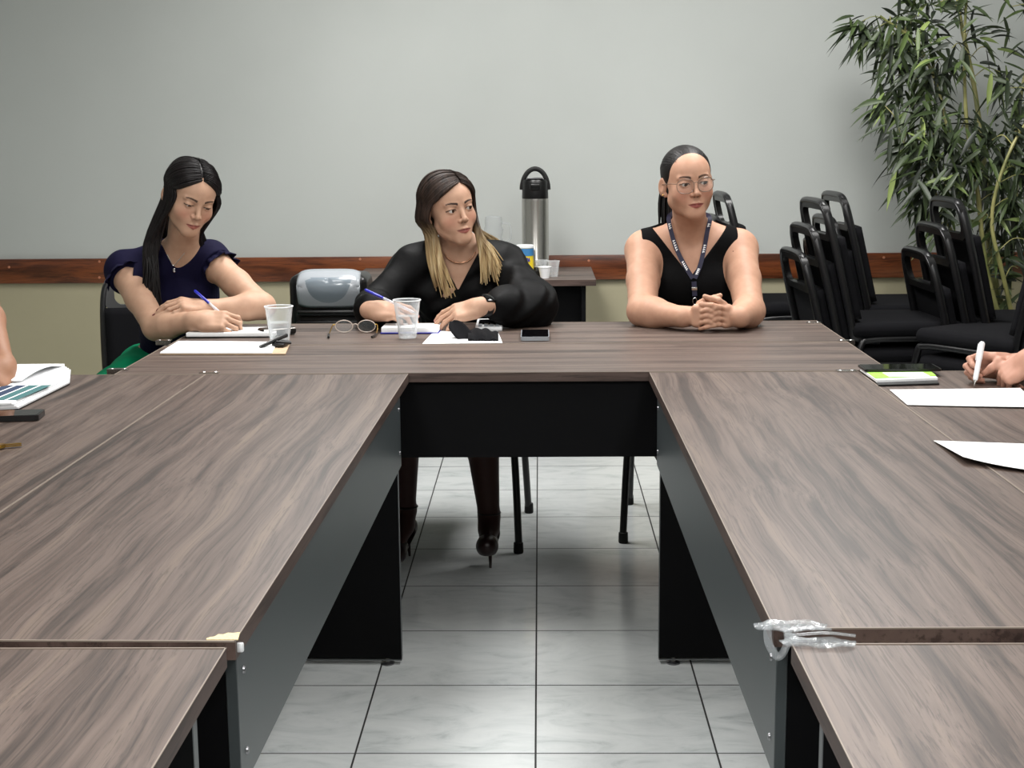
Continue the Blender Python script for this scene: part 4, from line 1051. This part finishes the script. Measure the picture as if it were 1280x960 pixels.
# spectacles she wears
wr = mat('clear_frame', srgb(124, 104, 90), .2)
gl = MB(); L3 = lambda x, y, z: o3+R3@(V([x, y, z])*s3)
lens = MB()
for sx in (-1, 1):
    rim = [L3(sx*.0325+.0265*math.copysign(abs(math.cos(a))**.8, math.cos(a)), -.101+.012*((sx*.0325+.0265*math.cos(a))/.06)**2, -.005+.0225*math.copysign(abs(math.sin(a))**.85, math.sin(a))) for a in np.linspace(0, 2*PI, 36, endpoint=False)]
    gl.tube(rim, .0013, 6, True)
    gl.tube([L3(sx*.059, -.090, .004), L3(sx*.070, -.070, .004), L3(sx*.078, -.02, .0), L3(sx*.080, .01, -.004)], .0014, 6)
    c_ = V(rim).mean(0); vs = [lens.b.verts.new(Vector(x)) for x in rim]; lens.b.faces.new(vs)
gl.tube(bez([L3(-.008, -.103, .003), L3(0, -.106, .006), L3(.008, -.103, .003)]), .0014, 6)
sp = gl.build('spectacles', wr, p3, world=True); 
lo_ = lens.build('lens', M['lens'], None); 
for v_ in lo_.data.vertices: v_.co -= p3.location
lo_.parent = sp
# lanyard
lm = mat('navy_ribbon', srgb(28, 28, 56), .6)
def ribbon(pts, w, th, nrm=(0, -1, .15)):
    mb = MB(); P = bez(pts, 8); nn = Vector(nrm).normalized(); rows = []
    for i, p in enumerate(P):
        t_ = (P[min(i+1, len(P)-1)]-P[max(i-1, 0)]).normalized(); s_ = t_.cross(nn).normalized(); m__ = s_.cross(t_)
        rows.append([mb.b.verts.new(p+s_*(w*a)+m__*(th*b)) for a, b in ((-1, -1), (1, -1), (1, 1), (-1, 1))])
    for a, b in zip(rows, rows[1:]):
        for k in range(4): mb.b.faces.new((a[k], a[(k+1) % 4], b[(k+1) % 4], b[k]))
    mb.b.faces.new(rows[0]); mb.b.faces.new(rows[-1][::-1]); return mb, P
def onfront(x, y, prims, extra, Y0=4.45, Y1=4.95):
    """the first point of the figure's surface seen at photo position (x, y), lifted a little"""
    ys_ = np.linspace(Y0, Y1, 320); P = np.array([list(W(x, y, Y)) for Y in ys_]); d = evalp(prims, P)
    i = int(np.argmax(d < extra)); return Vector(P[i])
TP3 = T3+[cone(v3(J3['neck'])+V([0, 0, -.03]), v3(t_o)+R3@(V([0, .0, -.055])*1.01), .052*1.08, .049*1.08, .03)]
F = lambda x, y, e=.012: onfront(x, y, TP3, e)
la = [F(*q) for q in ((836, 272), (839, 290), (846, 312), (856, 332), (866, 348))]
lb = [F(*q) for q in ((887, 272), (884, 290), (880, 312), (875, 332), (868.5, 348))]
knotp = (la[-1]+lb[-1])/2
ly = None
for k_, (pts, seed) in enumerate(((la, 1), (lb, 2))):
    back = pts[0]+Vector(((.02 if k_ == 0 else -.02), .06, .012))
    mb, P = ribbon([back]+pts, .0072, .0008); r_ = mb.build('lanyard', lm, p3, world=True)
    wt = MB()                                                     # white woven lettering: small block letters along the ribbon
    rows = P[10:]; 
    for i in range(2, len(rows)-2):
        if (i//5) % 2 == 0 and k_ == 0 or (i//4) % 3 == 0 and k_ == 1:
            t_ = (rows[i+1]-rows[i-1]).normalized(); nn = Vector((0, -1, .15)).normalized(); s_ = t_.cross(nn).normalized(); m__ = s_.cross(t_)
            if m__.y > 0: m__ = -m__
            q_ = rows[i]+m__*.0014
            wt.box(q_, (.0075, .0008, .0028), Matrix((s_, -m__, -t_)).transposed(), 0); wt.box(q_+t_*.0028+s_*.002, (.0028, .0008, .0028), Matrix((s_, -m__, -t_)).transposed(), 0)
    wt.build('white_lettering', M['white'], r_, world=False)
    r_.children[0].location = -p3.location
f1, f2 = F(867.5, 352, .016), F(868.5, 370, .02)
ribbon([f1, f2], .0078, .0012)[0].build('lanyard_strap', lm, p3, world=True)
MB().box((F(868, 361, .022)), (.018, .004, .011), None, .001).build('lanyard_buckle', M['steel'], p3, world=True)
hk = F(868.5, 375, .022)
MB().tube([hk+Vector((.007*math.cos(a), 0, .011*math.sin(a)-.004)) for a in np.linspace(0, 2*PI, 18, endpoint=False)], .0012, 6, True).build('lanyard_hook', M['chrome'], p3, world=True)
# earring
MB().lathe([(0, -.003), (.003, 0), (0, .003)], 12, Vector(L3(-.082, -.002, -.036))).build('earring', M['gold'], p3, world=True)
# ============================================================ woman in the middle: black blouse, long blonde hair
t_o = W(561, 259, 4.68); R2 = rot(*rd(30, 2, -9)); S2 = 1.0
J2 = dict(hip=(-.28, 4.93, .575), chest=(-.275, 4.79, .84), neck=(-.262, 4.76, .985), shL=(-.425, 4.74, .925), shR=(-.115, 4.75, .93),
          elL=W(470, 386, 4.64), wrL=W(464, 388, 4.46), elR=W(668, 384, 4.56), wrR=W(602, 383, 4.43))
sk2 = lin(190, 152, 128)
hL = dict(w=J2['wrL'], d=(.93, -.25, .02), n=(-.05, -.62, .75), right=True, curls=[(.45, .6, .3), (.5, .75, .35), (.6, .85, .4), (.7, .9, .5)], s=.96, thumb=[(.02, .026, -.012), (.05, .040, -.026), (.072, .036, -.038), (.088, .026, -.040)], spread=.03)
tipR = v3(W(531, 400, 4.42)); wR = v3(J2['wrR'])
hR = dict(w=J2['wrR'], d=(tipR-wR), n=(.1, -.55, .8), right=False, curls=[(.35, .35, .15), (.4, .35, .15), (.45, .35, .15), (.5, .4, .2)], s=.98, spread=.06, thumb=[(.02, .026, -.012), (.048, .044, -.026), (.076, .046, -.036), (.098, .040, -.040)])
legs2 = [((-.38, 4.88, .57), (-.43, 4.46, .51), (-.435, 4.50, .16), (-.465, 4.41, .045), .92), ((-.18, 4.88, .57), (-.195, 4.42, .52), (-.165, 4.40, .165), (-.168, 4.285, .105), 1.06)]
p2 = make_person('person', 'woman with long blonde-tipped hair in a black V-neck blouse, writing with blue pen', (-.28, 4.84, 0), J2,
    dict(o=t_o, R=R2, s=S2, look=(.55, -1, .02), leg_tone=lin(74, 48, 44), kw=dict(open_=.82, mouthw=1.1, jaw=.93)), [hL, hR], sk2, legs=legs2, wtorso=.95, bust=1.0, armk=.93, nail=lin(190, 140, 128), face=dict(dark, lip=lin(150, 90, 82), brow=lin(34, 22, 18)))
M['blouse'] = cloth('black_satin', srgb(4, 4, 5), .6)
nb2 = v3(J2['neck'])
def neckcut(P, nb, r, z0): return np.where(P[:, 2] > z0, r-np.hypot(P[:, 0]-nb[0], P[:, 1]-nb[1]), -1)
def reg2(P):
    x = np.abs(P[:, 0]+.268); z = P[:, 2]; V_ = np.where(P[:, 1] < 4.76, (z-.85)*.55-x, -1)
    return np.maximum(np.maximum(np.maximum(V_, neckcut(P, nb2, .066, .93)), .56-z), -5)
e1, w1, e2, w2_ = v3(J2['elL']), v3(J2['wrL']), v3(J2['elR']), v3(J2['wrR'])
SL = torso(J2, .95, 1.0)+[cone(J2['shL'], e1, .056, .054, .04), cone(e1, e1+(w1-e1)*.55, .054, .050, .04), cone(e1+(w1-e1)*.5, e1+(w1-e1)*.72, .048, .036, .03)]
SL += [cone(J2['shR'], e2+V([-.005, .01, .005]), .056, .062, .04), cone(e2+V([0, .01, 0]), e2+(w2_-e2)*.55, .060, .052, .05), cone(e2+(w2_-e2)*.5, e2+(w2_-e2)*.70, .052, .037, .03)]
garment('blouse', p2, SL, M['blouse'], reg2, [J2[k] for k in J2], .006, h=.003, amp=.008, f=62, seed=4)
skirt(p2, legs2, J2['hip'])
shm = mat('dark_shoe_leather', srgb(36, 18, 16), .35)
for l, hp in ((legs2[0], (-.43, 4.52, 0)), (legs2[1], (-.162, 4.385, 0))):
    an, toe = v3(l[2]), v3(l[3]); hl = an+V([0, .02, -.06])
    pr = [cone(hl, toe+V([0, .0, -.004]), .030, .026, .02), cone(toe+V([0, 0, -.004]), toe+(toe-hl)*.12, .026, .02, .02)]
    up_ = V([0, -.3, 1]); 
    def rs_(P, an=an, hl=hl, toe=toe):
        u = (toe-hl)/np.linalg.norm(toe-hl); n_ = V([0, 0, 1])-u*u[2]; n_ /= np.linalg.norm(n_)
        hgt = (P-hl)@n_; al = (P-hl)@u; return np.maximum(hgt-np.where(al < .02, .02, np.where(al > .085, .03, -.012)), -.03-hgt)
    sh_ = garment('shoe', p2, pr, shm, rs_, [hl, toe], .004, h=.003, zf=[(0, .3, .003)])
    MB().tube([Vector(hl)+Vector((0, .004, -.02)), Vector(hp)+Vector((0, 0, .0))], [.009, .004], 10).build('stiletto_heel', shm, sh_, world=False).location = -p2.location
    MB().tube([Vector(an)+Vector((.034*math.cos(a), .034*math.sin(a), .012)) for a in np.linspace(0, 2*PI, 24, endpoint=False)], .004, 8, True).build('ankle_strap', shm, sh_).location = -p2.location
def longhair(par, o, R, s, mats, fall, part=(.0), az0=58, n=90, lift=0, seed=2, name='hair_strands', r0=.0045, jitter=.005, startel=(52, -45), endz=-.05):
    r = random.Random(seed); lines, rads = [], []
    for sx in (-1, 1):
        for i in range(n):
            t = (i+r.random())/n; a = math.radians(startel[0]+(startel[1]-startel[0])*t)
            d0 = V([part+sx*.03, -math.sin(a), math.cos(a)]); az = math.radians(az0+(178-az0)*t**.85)
            d1 = V([sx*math.sin(az), -math.cos(az)*.9, endz]); lf = r.uniform(-.004, .004)+lift
            ln = scalp_line(o, R, s, d0, d1, lf, 6); end = ln[-1]
            ln += fall(sx, t, end, r, ln[-1]-ln[-2]); lines.append(ln); rads.append(r0*r.uniform(.75, 1.25))
    return strands(name, lines, rads, mats, par)
hm2 = hairmat('ombre_hair', [srgb(26, 19, 16), srgb(56, 42, 35), srgb(126, 100, 70), srgb(186, 160, 116), srgb(222, 202, 162)], axis_z=(.96, 1.075), rough=.4)
cap(p2, t_o, R2, S2, hm2, 'hair', .003, .004)
o2 = v3(t_o)
def fall2(sx, t, e, r, d):
    # front locks come forward over the chest, the rest lie behind the shoulders
    if sx < 0: tx, ty, tz = (-.345+.055*(1-t)**1.5+r.uniform(-.018, .02), 4.63+.05*t if t < .6 else 4.86, .835+.05*t+r.uniform(-.012, .05))
    else: tx, ty, tz = (-.132-.03*(1-t)+r.uniform(-.032, .034), 4.635+.05*t if t < .5 else 4.86, .875+.05*t+r.uniform(-.015, .06))
    m1 = e+d*.5+V([sx*.004, .0, -.04]); 
    nx = (-.368+.03*(1-t)**2 if sx < 0 else -.182-.012*(1-t))+r.uniform(-.008, .008); ny = (4.65 if t < .55 else 4.80)
    m2 = V([nx*.85+e[0]*.15, ny*.8+e[1]*.2, 1.03+.01*r.random()])
    return [m1, m2, V([(m2[0]+tx)/2+sx*.006, ty*.7+m2[1]*.3, (m2[2]+tz)/2]), V([tx, ty, tz])]
longhair(p2, t_o, R2, S2, hm2, fall2, part=.24, az0=60, n=170, lift=.003, r0=.0062)
MB().lathe([(0, -.0045), (.0045, 0), (0, .0045)], 14, Vector(o2+R2@(V([-.0865, -.008, -.036])*S2))).build('earring', mat('pearl', srgb(235, 228, 220), .2), p2, world=True)
TP2 = torso(J2, .95, 1.0)+[cone(nb2+V([0, 0, -.03]), o2+R2@(V([0, 0, -.055])*S2), .052, .049, .03)]
F2 = lambda x, y, e=.004: onfront(x, y, TP2, e)
MB().tube(bez([F2(556, 317), F2(560, 323), F2(568, 327.5), F2(576, 328.5), F2(585, 326), F2(591, 321), F2(594, 315)], 6), .0028, 8).build('necklace', mat('rose_gold', srgb(206, 160, 130), .25, .8), p2, world=True)
wt = e2+(w2_-e2)*.93; dv_ = Vector((w2_-e2)/np.linalg.norm(w2_-e2))
sd = dv_.cross(Vector((0, -.6, .8))).normalized(); nn = sd.cross(dv_).normalized()
ring = [Vector(wt)+sd*(.030*math.cos(a))+nn*(.027*math.sin(a)) for a in np.linspace(0, 2*PI, 28, endpoint=False)]
mb = MB()
rows = [[mb.b.verts.new(p+dv_*x+(p-Vector(wt)).normalized()*y) for x, y in ((-.011, 0), (.011, 0), (.011, .003), (-.011, .003))] for p in ring]
for a, b in zip(rows, rows[1:]+rows[:1]):
    for k in range(4): mb.b.faces.new((a[k], a[(k+1) % 4], b[(k+1) % 4], b[k]))
wa = mb.build('watch', M['black_plastic'], p2, world=True)
out_ = Vector((0, -.55, .83)); out_ = (out_-dv_*out_.dot(dv_)).normalized()
x__ = dv_; y__ = out_.cross(dv_)
mb = MB().box((0, 0, 0), (.034, .038, .009), Matrix((x__, y__, out_)).transposed(), .003)
f_ = mb.build('watch_face', M['screen'], wa); f_.location = Vector(wt)+out_*.031-p2.location
# ============================================================ woman on the left: navy top, writing
t_o = W(238.5, 244, 4.54); R1 = rot(*rd(31, 24, 12)); S1 = .96
J1 = dict(hip=(-1.245, 4.86, .575), chest=(-1.20, 4.71, .84), neck=(-1.165, 4.655, .985), shL=(-1.345, 4.63, .925), shR=(-1.07, 4.67, .95),
          elL=W(195, 409, 4.42), wrL=W(247, 401, 4.34), elR=W(328, 383, 4.52), wrR=W(259, 386, 4.435))
sk1 = lin(186, 150, 126)
hA = dict(w=J1['wrL'], d=(1, -.06, .0), n=(-.02, -.72, .7), right=True, curls=[(.55, .95, .45), (.62, 1.05, .5), (.7, 1.15, .6), (.8, 1.2, .6)], s=.97, thumb=[(.02, .026, -.012), (.052, .036, -.026), (.082, .028, -.034), (.104, .016, -.036)], spread=.03)
tpL = v3(W(221, 379, 4.395)); wB = v3(J1['wrR'])
hB = dict(w=J1['wrR'], d=(tpL-wB), n=(-.05, -.45, .9), right=False, curls=[(.55, .35, .15), (.58, .35, .15), (.6, .35, .15), (.6, .4, .2)], s=.95, spread=.05)
legs1 = [((-1.34, 4.80, .565), (-1.385, 4.36, .53), (-1.36, 4.44, .09), (-1.36, 4.30, .035), .98), ((-1.15, 4.80, .57), (-1.12, 4.36, .53), (-1.14, 4.44, .09), (-1.14, 4.30, .035), .98)]
p1 = make_person('person', 'woman with long straight black hair in a navy ruffle-sleeve top, looking down and writing', (-1.25, 4.85, 0), J1,
    dict(o=t_o, R=R1, s=S1, look=(.1, -1, -.65), kw=dict(open_=.25)), [hA, hB], sk1, legs=legs1, wtorso=.93, bust=.95, armk=.95, nail=lin(96, 30, 34), face=dict(dark, lip=lin(158, 96, 86)))
M['navy'] = cloth('navy_cotton', srgb(17, 15, 42), .8)
nb1 = v3(J1['neck']); a1, b1_ = v3(J1['shL']), v3(J1['elL']); a2, b2_ = v3(J1['shR']), v3(J1['elR'])
u1, u2 = (b1_-a1)/np.linalg.norm(b1_-a1), (b2_-a2)/np.linalg.norm(b2_-a2)
TO1 = torso(J1, .93, .95)
def reg1(P):
    far_ = evalp(TO1, P) > .010
    z = P[:, 2]; s1_ = (P-a1)@u1-.055-.3*np.clip(P[:, 0]-(a1[0]+.02), 0, 9); s2_ = (P-a2)@u2-.045-.3*np.clip(a2[0]-.02-P[:, 0], 0, 9)
    s1_ = np.where(far_ & (P[:, 0] < a1[0]+.05), (P-a1)@u1-.045, -1); s2_ = np.where(far_ & (P[:, 0] > a2[0]-.045), (P-a2)@u2-.035, -1)
    return np.maximum(np.maximum(np.maximum(s1_, s2_), neckcut(P, nb1-V([0, .012, 0]), .060, .988)), .56-z)
T1 = torso(J1, .93, .95)+[cone(a1, a1+u1*.05, .052, .054, .03), cone(a2, a2+u2*.04, .052, .054, .03)]
garment('ruffle_sleeve_top', p1, T1, M['navy'], reg1, [J1[k] for k in ('hip', 'chest', 'neck', 'shL', 'shR')], .0075, h=.003, amp=.004, f=30, seed=7)
def ruffle(a, u, ang0, ang1, r0, r1, seed):
    u = Vector(u); x_ = u.cross(Vector((0, 0, 1))).normalized(); y_ = x_.cross(u).normalized(); mb = MB()
    def f(p, q):
        an = ang0+(ang1-ang0)*p; w_ = .006*math.sin(an*9+seed)*q+.004*math.sin(an*15)*q
        return Vector(a)+u*(.012+.042*q+w_*.6)+(x_*math.cos(an)+y_*math.sin(an))*(r0+(r1-r0)*q+w_)
    mb.grid(f, 60, 8); o = mb.build('ruffle', M['navy'], p1, world=True, ang=80); s_ = o.modifiers.new('s', 'SOLIDIFY'); s_.thickness = .002
ruffle(a1, u1, -.5, 3.7, .056, .076, 1); ruffle(a2, u2, -.5, 3.7, .056, .066, 2)
grn = cloth('green_trousers', srgb(8, 124, 84), .8)
def legp(l): return [cone(l[0], l[1], .086, .064, .05), cone(l[1], v3(l[2])+V([0, 0, .03]), .062, .05, .04)]
garment('trousers', p1, [ell(J1['hip'], (.172, .135, .105), .05)]+legp(legs1[0])+legp(legs1[1]), grn, lambda P: np.maximum(P[:, 2]-.655, .10-P[:, 2]), [J1['hip'], legs1[0][1], legs1[1][1], legs1[0][2]], .008, h=.005, amp=.006, f=34, seed=3)
for l in legs1: garment('shoe', p1, [cone(v3(l[2])+V([0, .02, -.045]), v3(l[3])+V([0, -.01, 0]), .033, .028, .02)], shm, None, [l[2], l[3]], .004, h=.004)
hm1 = hairmat('straight_black_hair', [srgb(10, 8, 9), srgb(24, 19, 20)], rough=.3)
cap(p1, t_o, R1, S1, hm1, 'hair', .003, .002)
def fall1(sx, t, e, r, d):
    dn = V([0, 0, -1.0])
    if sx < 0:                # her right side: falls in front of the shoulder
        tx, ty, tz = (-1.245+.02*(1-t)+r.uniform(-.03, .035), 4.50+.05*t if t < .6 else 4.78, .80+.05*t+r.uniform(-.02, .05))
        m2 = V([-1.262+.035*r.random()+.03*(1-t), 4.53 if t < .6 else 4.72, 1.02])
    else:
        tx, ty, tz = (-1.075-.03*r.random(), 4.66+.05*t, .93+r.uniform(-.02, .04)); m2 = V([-1.085-.02*r.random(), 4.60+.04*t, 1.04])
    m1 = e+d*.4+dn*.035
    return [m1, m2, V([(m2[0]+tx)/2, (m2[1]+ty)/2, (m2[2]+tz)/2]), V([tx, ty, tz])]
longhair(p1, t_o, R1, S1, hm1, fall1, part=-.05, az0=60, n=150, seed=9, lift=.002, r0=.0055)
TP1 = torso(J1, .93, .95)+[cone(nb1+V([0, 0, -.03]), v3(t_o)+R1@(V([0, 0, -.055])*S1), .052, .049, .03)]
F1 = lambda x, y, e=.011: onfront(x, y, TP1, e, 4.3, 4.9)
MB().tube(bez([F1(209, 318), F1(213, 326), F1(217, 332), F1(223, 326), F1(231, 316)], 6), .0012, 6).build('necklace', M['chrome'], p1, world=True)
MB().box(F1(217.5, 338, .013), (.008, .003, .013), None, .001).build('pendant', M['chrome'], p1, world=True)
# ============================================================ two people whose bodies are outside the photo's frame
def side_person(sgn, label, X, Y, sh, el, wr, hands, top, skin, hairc, oh):
    Rb = np.array(Euler((0, 0, sgn*PI/2)).to_matrix())          # faces +x when sgn = 1, -x when -1
    fx = sgn
    J = dict(hip=(X, Y, .575), chest=(X+fx*.10, Y, .86), neck=(X+fx*.14, Y, 1.03), shL=sh[0], shR=sh[1], elL=el[0], elR=el[1], wrL=wr[0], wrR=wr[1])
    legs = [((X+fx*.06, Y+q, .57), (X+fx*.30, Y+q, .51), (X+fx*.26, Y+q, .09), (X+fx*.38, Y+q, .035), 1) for q in (-.1, .1)]
    R_h = rot(sgn*PI/2, .45, 0)
    p = make_person('person', label, (X, Y, 0), J, dict(o=oh, R=R_h, s=1.0, look=(0, -1, -.4)), hands, skin, legs=legs, TR=Rb, face=dark, h=.003, bust=.9)
    def rg(P): return np.maximum(neckcut(P, v3(J['neck']), .07, .98), .56-P[:, 2])
    tr = torso(J, 1, .9, Rb)
    for s_, e_ in zip(sh, el):
        s_, e_ = v3(s_), v3(e_); tr += [cone(s_, s_+(e_-s_)*.55, .060, .058, .03)]
    garment('top', p, tr, top, rg, [J[k] for k in ('hip', 'chest', 'neck', 'shL', 'shR')], .007, h=.005, amp=.003, f=30)
    garment('trousers', p, [ell(J['hip'], (.15, .17, .105), .05)]+legp(legs[0])+legp(legs[1]), sk_, lambda P: np.maximum(P[:, 2]-.655, .10-P[:, 2]), [J['hip'], legs[0][2], legs[1][2], legs[0][1], legs[1][1]], .008, h=.006)
    for l in legs: garment('shoe', p, [cone(v3(l[2])-V([fx*.02, 0, .045]), v3(l[3]), .033, .028, .02)], shm, None, [l[2], l[3]], .004, h=.005)
    cap(p, oh, R_h, 1.0, hairc, 'hair', .004, -.004); return p
brown = hairmat('brown_hair', [srgb(30, 20, 16), srgb(54, 38, 28)])
wl_ = W(4, 460, 3.44)
p4 = side_person(1, 'person at the left edge, bare forearm and hand resting on the open booklet', -1.86, 3.72,
    [(-1.72, 3.53, 1.0), (-1.68, 3.90, 1.0)], [(-1.68, 3.22, .86), W(-24, 378, 3.66)], [(-1.50, 3.20, .80), wl_],
    [dict(w=wl_, d=(.05, -.85, -.16), n=(.75, -.1, .6), right=False, curls=[(.9, 1.1, .6)]*4, s=1.0, thumb=[(.02, .026, -.012), (.05, .040, -.028), (.068, .034, -.042), (.08, .022, -.048)], spread=.02),
     dict(w=(-1.50, 3.20, .80), d=(1, .1, -.1), n=(0, 0, 1), right=True, curls=[(.4, .5, .3)]*4, s=.98)], cloth('grey_shirt', srgb(70, 72, 80)), lin(152, 112, 88), brown, V([-1.68, 3.72, 1.21]))
wa_, wb_ = W(1262, 458, 3.46), W(1292, 448, 3.36)
p5 = side_person(-1, 'person at the right edge, bare hands over the table, holding a white pen', 1.72, 3.50,
    [(1.55, 3.68, 1.0), (1.57, 3.30, 1.0)], [(1.42, 3.62, .80), (1.36, 3.26, .90)], [wa_, wb_],
    [dict(w=wa_, d=(-1, -.02, .12), n=(-.05, .8, .5), right=True, curls=[(.6, 1.15, .6), (.75, 1.3, .7), (.85, 1.35, .7), (.9, 1.35, .7)], s=.93, thumb=[(.018, .026, -.012), (.045, .036, -.03), (.064, .022, -.044), (.078, .006, -.048)], spread=.03),
     dict(w=wb_, d=(-.75, .3, -.55), n=(.3, -.5, .8), right=False, curls=[(1.0, 1.3, .7)]*4, s=.9, spread=.02)], cloth('plum_shirt', srgb(30, 20, 32)), lin(190, 144, 124), brown, V([1.54, 3.5, 1.22]))
# pens
def pen(name, label, a, b, body, capm, r=.004, capf=.35, grp=None):
    a, b = Vector(a), Vector(b); L_ = (b-a).length; dr = (b-a).normalized()
    t = thing(name, label, 'pen', a, 0, grp); q = dr.to_track_quat('Z', 'Y').to_euler()
    def add(nm, prof, m_):
        o = MB().lathe(prof, 16).build(nm, m_, t); o.rotation_euler = q; return o
    add('tip', [(.0006, 0), (.0022, .009), (r*.8, .016), (r*.8, .018)], M['steel'])
    add('barrel', [(r*.8, .016), (r, .022), (r, L_*(1-capf))], body)
    add('cap', [(r*1.02, L_*(1-capf)), (r*1.12, L_*(1-capf)+.003), (r*1.12, L_-.004), (r*.6, L_), (0, L_)], capm)
    c = MB().box((r*1.35, 0, L_-.026), (.0016, .003, .04), None, .0006).build('clip', capm, t); c.rotation_euler = q
    return t
pen('ballpoint_pen', 'blue ballpoint in the hand of the woman in navy', W(297, 410, 4.36), W(243, 363, 4.44), thin('clear_barrel', (.8, .82, .9, 1), .35), M['blue'], .0042)
pen('ballpoint_pen', 'blue-capped pen in the hand of the woman in the black blouse', W(523, 393, 4.40), W(456, 362, 4.46), thin('clear_barrel_b', (.8, .82, .9, 1), .35), M['blue'], .0042)
pen('marker_pen', 'white pen held upright by the person at the right edge', T(1217.5, 483.5, .752), W(1228, 427, 3.40), M['white'], M['white'], .0062, .4)
sc = bpy.context.scene
sc.view_settings.view_transform = 'Standard'; sc.view_settings.look = 'None'; sc.view_settings.gamma = 1; sc.view_settings.use_curve_mapping = False
sc.view_settings.exposure = 0
sc.cycles.use_denoising = True; sc.cycles.max_bounces = 8; sc.cycles.transparent_max_bounces = 16
